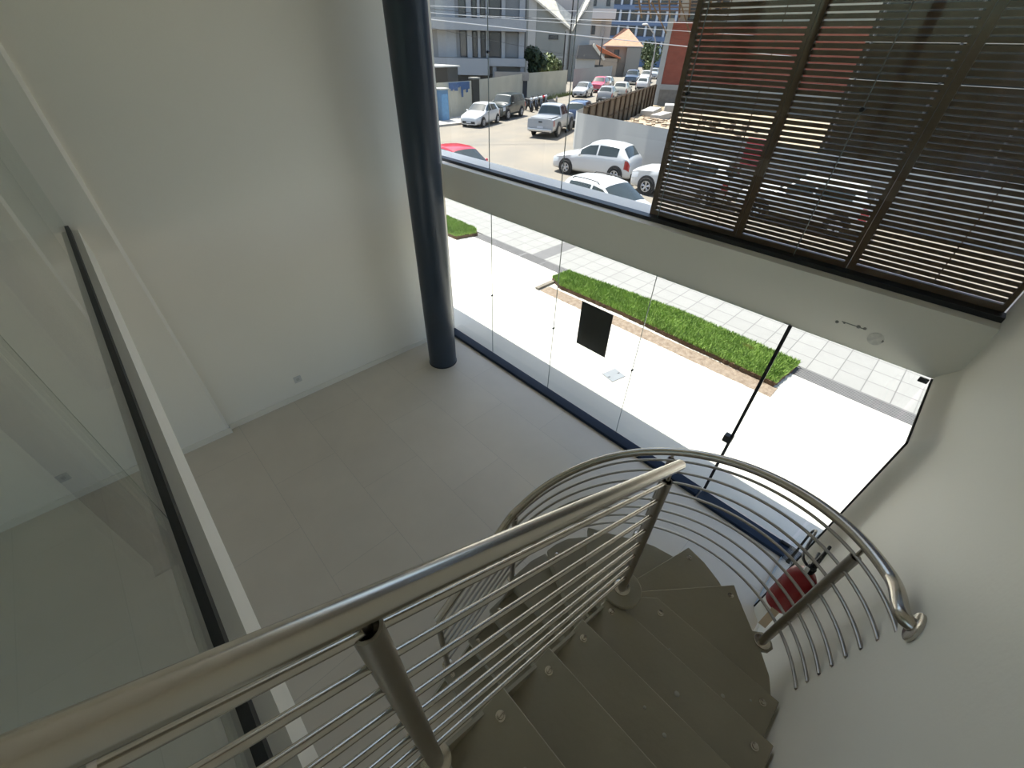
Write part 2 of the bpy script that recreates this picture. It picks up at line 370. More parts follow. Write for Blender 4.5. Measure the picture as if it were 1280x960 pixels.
# ------------------------------------------------------------------ staircase
RISE = 2.5/14
def SZ(k): return 2.5-RISE*k
st = thing('staircase', 'dark taupe winder staircase turning back under itself beside the white wall', 'stairs', (1.13, 0.28, 0))
NX = [0.04, 0.292, 0.546, 0.797, 1.062, 1.334]
TH = 0.045
treads = {}
treads[0] = [(-0.215, -0.525), (0.04, -0.525), (0.04, 0.30), (-0.215, 0.30)]
for k in range(1, 5):
    treads[k] = [(NX[k-1]-0.03, -0.528), (NX[k], -0.528), (NX[k], 0.30), (NX[k-1]-0.03, 0.30)]
treads[5] = [(1.03, -0.528), (1.334, -0.528), (1.334, 0.13), (1.19, 0.28), (1.03, 0.30)]
treads[6] = [(1.30, -0.528), (1.43, -0.528), (1.515, -0.488), (1.62, -0.395), (1.712, -0.294), (1.80, -0.20), (1.856, -0.15), (1.40, 0.225), (1.15, 0.42), (1.10, 0.25)]
treads[7] = [(1.80, -0.20), (1.87, -0.17), (1.931, -0.081), (1.985, 0.05), (2.009, 0.181), (1.60, 0.295), (1.13, 0.43), (1.10, 0.30)]
treads[8] = [(1.975, 0.12), (1.985, 0.24), (1.955, 0.38), (1.90, 0.50), (1.83, 0.61), (1.708, 0.825), (1.373, 0.57), (1.15, 0.40), (1.12, 0.30)]
treads[9] = [(1.75, 0.73), (1.735, 0.83), (1.61, 0.925), (1.50, 0.96), (1.41, 0.971), (1.279, 0.722), (1.17, 0.47), (1.15, 0.38)]
treads[10] = [(1.44, 0.92), (1.46, 1.02), (1.33, 1.055), (1.18, 1.06), (1.085, 1.06), (1.10, 0.38), (1.17, 0.38)]
LX = {10: 1.09, 11: 0.865, 12: 0.635, 13: 0.37}
for k in (11, 12, 13):
    treads[k] = [(LX[k], 0.38), (LX[k-1]+0.03, 0.38), (LX[k-1]+0.03, 1.06), (LX[k], 1.06)]
fronts = {}
for k in range(0, 5): fronts[k] = ((NX[k], -0.528), (NX[k], 0.30))
fronts[5] = ((1.334, -0.528), (1.334, 0.13)); fronts[6] = ((1.856, -0.15), (1.15, 0.42)); fronts[7] = ((2.009, 0.181), (1.13, 0.43))
fronts[8] = ((1.708, 0.825), (1.15, 0.40)); fronts[9] = ((1.41, 0.971), (1.17, 0.47)); fronts[10] = ((1.09, 1.06), (1.10, 0.38))
for k in (11, 12, 13): fronts[k] = ((LX[k], 1.06), (LX[k], 0.38))
def bolt(x, y, z, par, r=0.011):
    MB().lathe([(r*1.5, 0), (r*1.5, 0.002), (r, 0.003), (r*0.9, 0.008), (r*0.5, 0.009)], (x, y, z), n=14).build('bolt', steel, par, world=False)
for k, poly in treads.items():
    z = SZ(k)
    P = [(x-1.13, y-0.28) for x, y in poly]
    t = MB().prism(P, z-TH, z).build('tread', tread_paint, st, bevel=0.003, bseg=1)
    a, b = fronts[k]; a = V3((a[0]-1.13, a[1]-0.28, 0)); b = V3((b[0]-1.13, b[1]-0.28, 0))
    d = (b-a).normalized(); nrm = V3((-d.y, d.x, 0))
    c = sum((V3((x, y, 0)) for x, y in P), V3())/len(P)
    if nrm.dot(c-a) < 0: nrm = -nrm                       # points back under the tread
    zl = SZ(k+1)
    a2, b2 = a+nrm*0.012, b+nrm*0.012
    MB().extrude([a2+V3((0, 0, zl-0.01)), b2+V3((0, 0, zl-0.01)), b2+V3((0, 0, z-TH+0.004)), a2+V3((0, 0, z-TH+0.004))], nrm*0.010).build('riser', tread_paint, t)
    for q in (a, b):                                           # a fixing bolt near each end of the nosing
        s = (a-q if q is b else b-q).normalized()
        w_ = q+s*0.055+nrm*0.06
        if k in (9, 10, 11, 12, 13) and q is b: continue
        bolt(w_.x, w_.y, z, t)
# stray plaster crumbs and drips on the treads
for (x, y, k, r_) in ((0.52, -0.12, 3, 0.006), (0.70, -0.18, 3, 0.009), (0.93, -0.16, 4, 0.013), (0.98, -0.24, 5, 0.006), (0.50, -0.30, 2, 0.010), (0.20, 0.10, 1, 0.007), (0.72, -0.08, 3, 0.007),
                     (1.16, -0.33, 5, 0.010), (1.15, -0.05, 5, 0.005), (0.62, -0.42, 3, 0.008), (1.24, -0.43, 5, 0.006)):
    MB().lathe([(r_, -0.001), (r_*0.8, 0.002), (r_*0.3, 0.0035)], (x-1.13, y-0.28, SZ(k)), n=9).build('plaster_crumb', dust_mat, st)
MB().lathe([(0.057, 0.0), (0.057, SZ(4)-0.01)], (0, 0, 0), n=28).build('newel_post', tread_paint, st)
MB().lathe([(0.098, 0.0), (0.102, 0.004), (0.102, 0.022), (0.098, 0.026)], (0, -0.005, SZ(4)), n=36).build('newel_collar', tread_paint, st)
# folded strings that carry the flights
MB().extrude([(0.0-1.13, 0.285-0.28, SZ(0)-0.30), (0.0-1.13, 0.285-0.28, SZ(0)-TH), (1.06-1.13, 0.285-0.28, SZ(4)-TH), (1.06-1.13, 0.285-0.28, SZ(4)-0.30)], (0, 0.012, 0)).build('string', tread_paint, st)
MB().extrude([(1.1-1.13, 0.40-0.28, SZ(10)-0.28), (1.1-1.13, 0.40-0.28, SZ(10)-TH), (0.37-1.13, 0.40-0.28, SZ(13)-TH), (0.20-1.13, 0.40-0.28, 0.0), (0.5-1.13, 0.40-0.28, 0.0)], (0, 0.012, 0)).build('string', tread_paint, st)
MB().extrude([(1.1-1.13, 1.03-0.28, SZ(10)-0.28), (1.1-1.13, 1.03-0.28, SZ(10)-TH), (0.37-1.13, 1.03-0.28, SZ(13)-TH), (0.20-1.13, 1.03-0.28, 0.0), (0.5-1.13, 1.03-0.28, 0.0)], (0, 0.012, 0)).build('string', tread_paint, st)

# ------------------------------------------------------------------ railings
def post(par, x, y, zb, zt, r=0.0215, flange=0.042):
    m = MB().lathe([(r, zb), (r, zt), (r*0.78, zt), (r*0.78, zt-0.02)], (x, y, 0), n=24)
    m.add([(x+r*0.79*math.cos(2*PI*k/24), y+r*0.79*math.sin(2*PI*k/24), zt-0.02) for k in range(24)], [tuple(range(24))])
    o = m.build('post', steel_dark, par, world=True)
    MB().lathe([(flange, zb), (flange, zb+0.006), (flange*0.9, zb+0.008)], (x, y, 0), n=28).build('base_flange', steel, o, world=False)
    for v in o.children[-1:]:
        for q in v.data.vertices: q.co = par.matrix_basis.inverted() @ q.co
    return o
def pin(o, par, x, y, z0, z1):
    m = MB().tube([(x, y, z0), (x, y, z1)], 0.0085, 10); m.v = [par.matrix_basis.inverted() @ q for q in m.v]
    m.build('saddle_pin', steel, o)

# inner railing of the upper flight (straight, falls with the stair)
ir = thing('inner_railing', 'straight sloping stainless railing in the foreground above the upper flight', 'railing', (0.018, 0.268, SZ(0)))
def rz_(x): return 3.483-0.6205*(x-0.015)
def bz_(x, i): return 3.411-0.637*(x-0.0215)-0.1078*i
RYI = 0.266
x0, x1 = -0.34, 1.225
MB().tube([(x0, 0.262, rz_(x0)), (x1, 0.277, rz_(x1))], 0.0208, 28).build('handrail', steel, ir, world=True)
for x, y, zb in ((-0.212, 0.262, SLAB), (0.016, 0.268, SZ(0)), (1.127, 0.275, SZ(4)+0.026)):
    zt = rz_(x)-0.056 if x < 0.5 else rz_(x)-0.075
    o = post(ir, x, y, zb, zt)
    pin(o, ir, x, y, zt-0.02, rz_(x)-0.02)
for i in range(8):
    MB().tube([(-0.198, 0.262, bz_(-0.198, i)), (0.0, 0.266, bz_(0.0, i)), (1.110, 0.275, bz_(1.110, i))], 0.0072, 12).build('bar', steel, ir, world=True)

# outer curved railing round the winders
orl = thing('outer_railing', 'curved stainless railing sweeping round the outside of the winding treads', 'railing', (1.13, 0.27, 0))
RAD = 0.845
ctrl = [(-95, 2.600), (-80, 2.575), (-70, 2.545), (-51, 2.468), (-42, 2.425), (-28, 2.347), (-9, 2.232), (14, 2.075), (35, 1.918), (56, 1.742), (75, 1.600), (90, 1.500)]
def zth(a):
    for (a0, z0), (a1, z1) in zip(ctrl[:-1], ctrl[1:]):
        if a <= a1 or a1 == 90:
            return z0+(z1-z0)*(a-a0)/(a1-a0)
def path(off=0.0, a0=-66, end_x=0.452, rad=RAD, tail=True):
    pts = []
    N_ = 60
    for i in range(N_+1):
        a = a0+(90-a0)*i/N_
        z = (zth(a-6 if a-6 > -95 else -95)+zth(a)+zth(min(90, a+6)))/3
        pts.append((1.13+rad*math.cos(math.radians(a)), 0.27+rad*math.sin(math.radians(a)), z+off))
    zj = pts[-1][2]
    for i in range(1, 13):
        x = 1.13+(end_x-1.13)*i/12
        pts.append((x, 0.27+rad, zj+(0.985+off-zj)*i/12))
    return pts
main = path()
lead = [(1.303, -0.548, 2.599), (1.303, -0.524, 2.599), (1.316, -0.506, 2.596), (1.345, -0.497, 2.589), (1.385, -0.493, 2.576), (1.43, -0.491, 2.559)]
def smooth(pts, it=3):
    for _ in range(it):
        q = [pts[0]]
        for a, b in zip(pts[:-1], pts[1:]):
            a, b = V3(a), V3(b); q += [a*0.75+b*0.25, a*0.25+b*0.75]
        pts = q+[pts[-1]]
    return pts
MB().tube(smooth(lead+main[1:], 3), 0.0245, 20).build('handrail', steel, orl, world=True)
MB().lathe([(0.052, 0.0), (0.052, 0.010), (0.048, 0.013)], (1.30-1.13, -0.541-0.27, 2.60), axis='y', n=28).build('wall_flange', steel, orl)
for x, y, zb, a in ((1.655, -0.395, SZ(6), -51.7), (1.962, 0.508, SZ(8)-0.02, 16.0)):
    zt = zth(a)-0.088
    o = post(orl, x, y, zb, zt); pin(o, orl, x, y, zt-0.02, zth(a)-0.018)
for x, zb in ((1.17, 0.545), (0.453, 0.085)):
    t_ = (1.13-x)/(1.13-0.452); zr = 1.53+(0.985-1.53)*max(0, t_)
    o = post(orl, x, 0.27+RAD, zb, zr-0.088); pin(o, orl, x, 0.27+RAD, zr-0.108, zr-0.018)
    m = MB().box((x-0.03, 1.04, zb-0.012), (x+0.03, 0.27+RAD+0.03, zb)); m.v = [orl.matrix_basis.inverted() @ q for q in m.v]; m.build('bracket', tread_paint, o)
for (x, y, zb, ang) in ((1.655, -0.395, SZ(6), -52), (1.962, 0.508, SZ(8)-0.02, 16)):
    m = MB(); ca, sa = math.cos(math.radians(ang)), math.sin(math.radians(ang))
    m.prism([(x+ca*u-sa*v-1.13, y+sa*u+ca*v-0.27) for u, v in ((-0.16, -0.05), (0.02, -0.05), (0.05, -0.03), (0.055, 0), (0.05, 0.03), (0.02, 0.05), (-0.16, 0.05))], zb-0.02, zb-0.001).build('bracket', tread_paint, orl)
ends_ = [-75, -74, -73.5, -73, -73, -73, -73, -73]
for i in range(8):
    off = -0.081-0.1065*i
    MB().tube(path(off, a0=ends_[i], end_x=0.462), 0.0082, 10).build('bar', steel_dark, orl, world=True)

# ------------------------------------------------------------------ fire extinguisher on the stair wall
ex = thing('fire_extinguisher', 'red fire extinguisher with black hose hung on the white wall behind the curved railing', 'fire extinguisher', (2.27, -0.44, 1.0))
MB().lathe([(0.070, 0.0), (0.082, 0.012), (0.084, 0.03), (0.084, 0.34), (0.078, 0.385), (0.058, 0.420), (0.032, 0.44), (0.028, 0.455)], n=32).build('cylinder', red_paint, ex)
MB().lathe([(0.026, 0.452), (0.026, 0.50), (0.018, 0.505), (0.018, 0.53)], n=18).build('valve', black, ex)
lv = MB(); lv.tube([(0, 0, 0.525), (0.05, -0.005, 0.565), (0.17, -0.02, 0.575)], [0.014, 0.013, 0.010], 8); lv.build('squeeze_lever', black, ex)
MB().tube([(0.01, 0, 0.505), (0.09, 0, 0.505), (0.15, 0.0, 0.49)], [0.014, 0.012, 0.010], 8).build('carry_handle', black, ex)
MB().lathe([(0.022, -0.012), (0.022, 0.012)], (-0.028, 0.02, 0.485), axis='y', n=16).build('pressure_gauge', white_paper, ex)
hose = smooth([(0.0, 0.02, 0.49), (0.03, 0.07, 0.50), (0.20, 0.06, 0.42), (0.47, 0.04, 0.34), (0.66, 0.02, 0.16), (0.74, 0.02, 0.05), (0.70, 0.02, -0.08), (0.66, 0.02, -0.16)], 3)
MB().tube(hose[:len(hose)-5], 0.009, 10).build('hose', black, ex)
MB().tube([(0.667, 0.02, -0.14), (0.62, 0.02, -0.29)], [0.010, 0.017], 10).build('nozzle', black, ex)
box((-0.03, -0.097, 0.30), (0.03, -0.0845, 0.50)).build('wall_bracket', steel_dark, ex)
MB().patch(lambda u, v: V3((0.0852*math.cos(PI*(0.35+0.4*u)), 0.0852*math.sin(PI*(0.35+0.4*u)), 0.10+0.18*v)), 12, 2).build('paper_label', mat('label_red', (0.36, 0.06, 0.055), 0.6, noise=0.4, nscale=30), ex)
MB().patch(lambda u, v: V3((-0.085-0.04*u, -0.03+0.05*v, 0.03-0.20*u)), 6, 2).build('tag', beige, ex)
box((0.03, 0.028, 0.44), (0.075, 0.03, 0.50)).build('inspection_card', white_paper, ex)

# ------------------------------------------------------------------ louvred panels outside the upper glass
BY = [2.095, 1.235, 0.372, -0.53]
PITCH = 0.0365
for i in range(3):
    y1, y0 = BY[i], BY[i+1]
    words_ = ['next to the open view of the street', 'in the middle of the three', 'beside the white stair wall'][i]
    b = thing('louvre_panel', 'brown slatted sun screen panel ' + words_, 'sun screen', (3.955, (y0+y1)/2, 2.70), 0, 'brown slatted screens outside the upper glass')
    hw = (y1-y0)/2
    zt = 2.75
    f = MB()
    f.box((-0.02, hw-0.046, 0), (0.02, hw-0.002, zt)); f.box((-0.02, -hw+0.002, 0), (0.02, -hw+0.030, zt))
    f.box((-0.02, -hw+0.03, 0.0), (0.02, hw-0.046, 0.075)); f.box((-0.02, -hw+0.03, zt-0.06), (0.02, hw-0.046, zt))
    f.build('frame', bronze, b)
    s = MB(); z = 0.075+0.010
    while z < zt-0.09:
        s.box((-0.005, -hw+0.028, z), (0.006, hw-0.044, z+0.0265)); z += PITCH
    s.build('slats', bronze, b)
    for y in ((0.18, -0.22) if i == 0 else (-0.05,)):
        MB().tube([(0.012, y, 0.08), (0.012, y, zt-0.06)], 0.004, 6).build('guide_rod', bronze, b)

# ------------------------------------------------------------------ forecourt and pavement
ESTR = 'structure'
struct('pavement_forecourt', box((3.735, -14, -0.15), (6.93, 14, -0.004)), concrete, label='bright smooth concrete forecourt outside the glass front')
struct('pavement_pavers', box((7.25, -14, -0.15), (9.0, 14, -0.004)), paver, label='grey square pavers beyond the forecourt')
tc_ = MB(); tc_.box((6.93, -14, -0.15), (7.25, 0.55, -0.003)); tc_.box((6.93, 5.42, -0.15), (7.25, 8.6, -0.003)); tc_.box((6.93, 0.55, -0.15), (7.25, 5.42, -0.02)); tc_.box((6.93, 8.6, -0.15), (7.25, 14, -0.02))
def ribs(m, y0, y1):
    for k in range(7): m.box((6.95+k*0.042, y0, -0.003), (6.97+k*0.042, y1, 0.002))
ribs(tc_, -14, 0.55); ribs(tc_, 5.42, 6.2)
for i in range(8):
    for j in range(14): tc_.box((6.95+i*0.038, 6.25+j*0.045, -0.003), (6.97+i*0.038, 6.27+j*0.045, 0.003))
ribs(tc_, 6.95, 8.6)
struct('pavement_tactile', tc_, tactile, label='dark grey ribbed tactile strip along the pavers')
struct('pavement_crossing_strip', box((7.25, 6.35, -0.01), (9.0, 6.75, -0.002)), tactile, label='dark grey tactile strip running out towards the road')
struct('kerb', box((9.0, -40, -0.2), (9.18, 14.5, 0.0)), mat('kerb_stone', (0.42, 0.41, 0.38), 0.8, noise=0.15), bevel=0.01)
struct('ground', box((9.1, -60, -0.3), (260, 260, -0.01)), road_m, label='dusty pale cobbled street')
struct('ground_behind', box((-30, -60, -0.4), (9.1, YR-0.2, -0.16)), concrete)

cov = thing('inspection_cover', 'small pale square inspection cover set in the bright concrete forecourt', 'inspection cover', (4.75, 2.51, -0.004), math.radians(-12))
box((-0.142, -0.122, 0), (0.142, 0.122, 0.004)).build('frame', mat('cover_frame', (0.10, 0.10, 0.10), 0.6), cov)
box((-0.135, -0.115, 0.004), (0.135, 0.115, 0.007)).build('lid', mat('cover_lid', (0.20, 0.215, 0.23), 0.5, noise=0.1), cov)
for sx in (-1, 1): box((sx*0.10-0.02, -0.01, 0.007), (sx*0.10+0.02, 0.005, 0.009)).build('lifting_eye', black, cov)

def turf(name, label, outline, zt, seed, blades):
    """rolled-out turf: an earth slab with a ragged edge and a coat of grass blades"""
    rnd = random.Random(seed)
    pts = []
    for (x0, y0), (x1, y1) in zip(outline, outline[1:]+outline[:1]):
        n_ = max(2, int(math.hypot(x1-x0, y1-y0)/0.05))
        for i in range(n_):
            t = i/n_; pts.append((x0+(x1-x0)*t+rnd.uniform(-.014, .014), y0+(y1-y0)*t+rnd.uniform(-.014, .014)))
    r = thing(name, label, 'grass strip', (sum(q[0] for q in outline)/len(outline), sum(q[1] for q in outline)/len(outline), -0.004))
    MB().prism(pts, -0.02, zt).build('earth', earth, r, world=True)
    def inside(x, y):
        c = False; j = len(outline)-1
        for i in range(len(outline)):
            (xi, yi), (xj, yj) = outline[i], outline[j]
            if (yi > y) != (yj > y) and x < (xj-xi)*(y-yi)/(yj-yi)+xi: c = not c
            j = i
        return c
    xs = [q[0] for q in outline]; ys = [q[1] for q in outline]
    g = MB(); made = 0
    while made < blades:
        x, y = rnd.uniform(min(xs)-.02, max(xs)+.02), rnd.uniform(min(ys)-.02, max(ys)+.02)
        if not inside(x, y): continue
        a = rnd.uniform(0, 2*PI); h = rnd.uniform(0.03, 0.075); w_ = rnd.uniform(0.008, 0.014); l = rnd.uniform(0.0, 0.05); b2 = rnd.uniform(0, 2*PI)
        dx, dy = math.cos(a)*w_, math.sin(a)*w_; tx, ty = x+math.cos(b2)*l, y+math.sin(b2)*l
        o = len(g.v)
        g.v += [V3((x-dx, y-dy, zt-0.005)), V3((x+dx, y+dy, zt-0.005)), V3((tx, ty, zt+h))]; g.f.append((o, o+1, o+2)); g.sm.append(False); made += 1
    gm = g.build('grass_blades', grass_m, r, world=True); gm['kind'] = 'stuff'
    return r
turf('grass_strip', 'long bright green turf strip with a bare earth edge outside the glass front', [(6.36, 0.66), (7.22, 0.58), (7.30, 2.8), (7.05, 5.40), (6.55, 5.45), (6.36, 5.05), (6.42, 3.6), (6.38, 2.2)], 0.075, 3, 42000)
turf('grass_strip', 'short green turf patch just past the column, at the far end of the tactile strip', [(6.45, 8.75), (7.05, 8.62), (7.25, 8.9), (7.3, 12), (6.35, 12)], 0.075, 4, 16000)
so = MB(); rnd = random.Random(5); nx, ny = 10, 90
def soil_pt(u, v):
    y = 0.60+(5.28-0.60)*v; x = 6.06-0.08*v+(6.375-6.06)*u
    return V3((x+rnd.uniform(-.008, .008), y, -0.002+rnd.uniform(0.0, 0.014) if 0 < u < 1 else -0.004))
so.patch(soil_pt, nx, ny, False)
tag(so.build('bare_soil', sandy), 'strip of bare sandy soil along the near edge of the long turf', 'soil', kind='stuff')
kb = thing('planter_kerb', 'short dark kerb block at the end of the long turf beside the bare soil', 'kerb block', (6.25, 5.36, -0.004))
MB().box((-0.28, -0.05, 0), (0.24, 0.05, 0.05)).build('block', mat('dark_kerb', (0.20, 0.175, 0.14), 0.9, noise=0.3), kb, bevel=0.012)
pt = thing('dead_patch', 'small dry yellow patch in the end of the long turf near the door', 'dry grass', (7.0, 1.35, 0.07))
m = MB(); rnd = random.Random(9)
for i in range(160):
    a, rr = rnd.uniform(0, 2*PI), rnd.uniform(0, 0.09); x, y = rr*math.cos(a)*0.7, rr*math.sin(a)*1.4
    m.add([(x-.012, y, 0), (x+.012, y, 0), (x+rnd.uniform(-.03, .03), y+rnd.uniform(-.03, .03), rnd.uniform(.05, .08))], [(0, 1, 2)])
m.build('dry_blades', mat('dry_straw', (0.55, 0.40, 0.18), 0.9, noise=0.3, nscale=30), pt)

# ------------------------------------------------------------------ vehicles
car_glass = mat('car_glass', (0.035, 0.045, 0.045), 0.10, noise=0.1, spec=0.5)
tyre_m = mat('tyre', (0.02, 0.02, 0.02), 0.85, noise=0.2)
rim_m = mat('rim_alloy', (0.55, 0.55, 0.56), 0.3, metal=0.8, noise=0.05)
trim_m = mat('car_trim', (0.025, 0.025, 0.027), 0.6, noise=0.1)
lamp_m = mat('lamp_clear', (0.65, 0.68, 0.70), 0.15, noise=0.1, coat=0.6)
tail_m = mat('lamp_red', (0.35, 0.015, 0.015), 0.2, noise=0.1, coat=0.6)
plate_m = mat('plate', (0.6, 0.6, 0.62), 0.5)
def paint(name, c, r=0.28): return mat('paint_'+name, c, r, noise=0.02, coat=0.7)
P_WHITE = paint('white', (0.56, 0.56, 0.55)); P_SILVER = paint('silver', (0.36, 0.37, 0.38)); P_GREEN = paint('dark_green', (0.018, 0.028, 0.026)); P_BLUE = paint('dark_blue', (0.03, 0.05, 0.10))
P_RED = paint('red', (0.46, 0.012, 0.022)); P_PINK = paint('crimson', (0.45, 0.05, 0.08)); P_GREY = paint('grey', (0.22, 0.22, 0.22)); P_SAND = paint('sand', (0.42, 0.41, 0.36)); P_NAVY = paint('navy', (0.04, 0.06, 0.10))

# (x from nose, roof/hood height, width share, belt height, roof edge share) per station, in metres at full size
HATCH = dict(L=4.0, W=1.74, zb=0.20, R=0.31, fx=0.82, rx=3.32, st=[
    (0.0, 0.55, 0.70, 0.50, 0.90), (0.06, 0.70, 0.84, 0.62, 0.90), (0.35, 0.80, 0.95, 0.72, 0.86), (0.8, 0.90, 0.99, 0.81, 0.84), (1.15, 0.98, 1.0, 0.88, 0.84),
    (1.9, 1.41, 1.0, 0.92, 0.70), (2.3, 1.47, 1.0, 0.93, 0.69), (3.0, 1.46, 1.0, 0.95, 0.68), (3.45, 1.40, 0.99, 0.98, 0.66), (3.80, 1.02, 0.95, 0.97, 0.80), (3.93, 0.88, 0.90, 0.84, 0.88), (4.0, 0.55, 0.80, 0.50, 0.92)],
    ws=(1.20, 1.86), rw=(3.49, 3.79), side=((1.50, 2.30), (2.38, 3.30)))
SUV = dict(L=4.3, W=1.79, zb=0.24, R=0.35, fx=0.88, rx=3.50, st=[
    (0.0, 0.60, 0.74, 0.55, 0.92), (0.06, 0.88, 0.88, 0.80, 0.90), (0.35, 0.98, 0.96, 0.90, 0.86), (0.9, 1.05, 1.0, 0.97, 0.84), (1.2, 1.10, 1.0, 1.00, 0.84),
    (1.85, 1.56, 1.0, 1.03, 0.71), (2.3, 1.63, 1.0, 1.04, 0.70), (3.3, 1.61, 1.0, 1.08, 0.69), (3.80, 1.54, 0.99, 1.12, 0.68), (4.13, 1.13, 0.95, 1.08, 0.82), (4.24, 0.98, 0.92, 0.93, 0.90), (4.3, 0.60, 0.84, 0.55, 0.94)],
    ws=(1.25, 1.81), rw=(3.84, 4.12), side=((1.55, 2.40), (2.48, 3.60)))
BOXY = dict(L=4.5, W=1.85, zb=0.30, R=0.38, fx=0.85, rx=3.55, st=[
    (0.0, 0.70, 0.84, 0.62, 0.94), (0.05, 1.0, 0.92, 0.92, 0.92), (0.4, 1.08, 0.97, 1.00, 0.88), (1.25, 1.14, 1.0, 1.06, 0.86),
    (1.75, 1.68, 1.0, 1.10, 0.76), (2.3, 1.75, 1.0, 1.11, 0.76), (3.9, 1.74, 1.0, 1.13, 0.76), (4.3, 1.66, 0.99, 1.13, 0.76), (4.45, 1.14, 0.97, 1.08, 0.86), (4.48, 0.95, 0.95, 0.9, 0.92), (4.5, 0.65, 0.90, 0.60, 0.95)],
    ws=(1.30, 1.71), rw=(4.31, 4.44), side=((1.52, 2.50), (2.58, 3.35), (3.43, 4.20)))
PICKUP = dict(L=5.2, W=1.82, zb=0.36, R=0.39, fx=0.95, rx=3.95, st=[
    (0.0, 0.72, 0.80, 0.65, 0.92), (0.07, 1.02, 0.92, 0.94, 0.90), (0.5, 1.10, 0.98, 1.02, 0.87), (1.35, 1.16, 1.0, 1.07, 0.86),
    (2.0, 1.70, 1.0, 1.10, 0.73), (2.4, 1.76, 1.0, 1.11, 0.72), (3.0, 1.75, 1.0, 1.11, 0.72), (3.22, 1.70, 1.0, 1.11, 0.72), (3.42, 1.12, 1.0, 1.07, 0.95), (5.10, 1.12, 0.99, 1.07, 0.95), (5.18, 1.10, 0.98, 1.04, 0.95), (5.2, 0.70, 0.95, 0.66, 0.96)],
    ws=(1.42, 1.96), rw=(3.24, 3.39), side=((1.72, 2.42), (2.50, 3.16)))

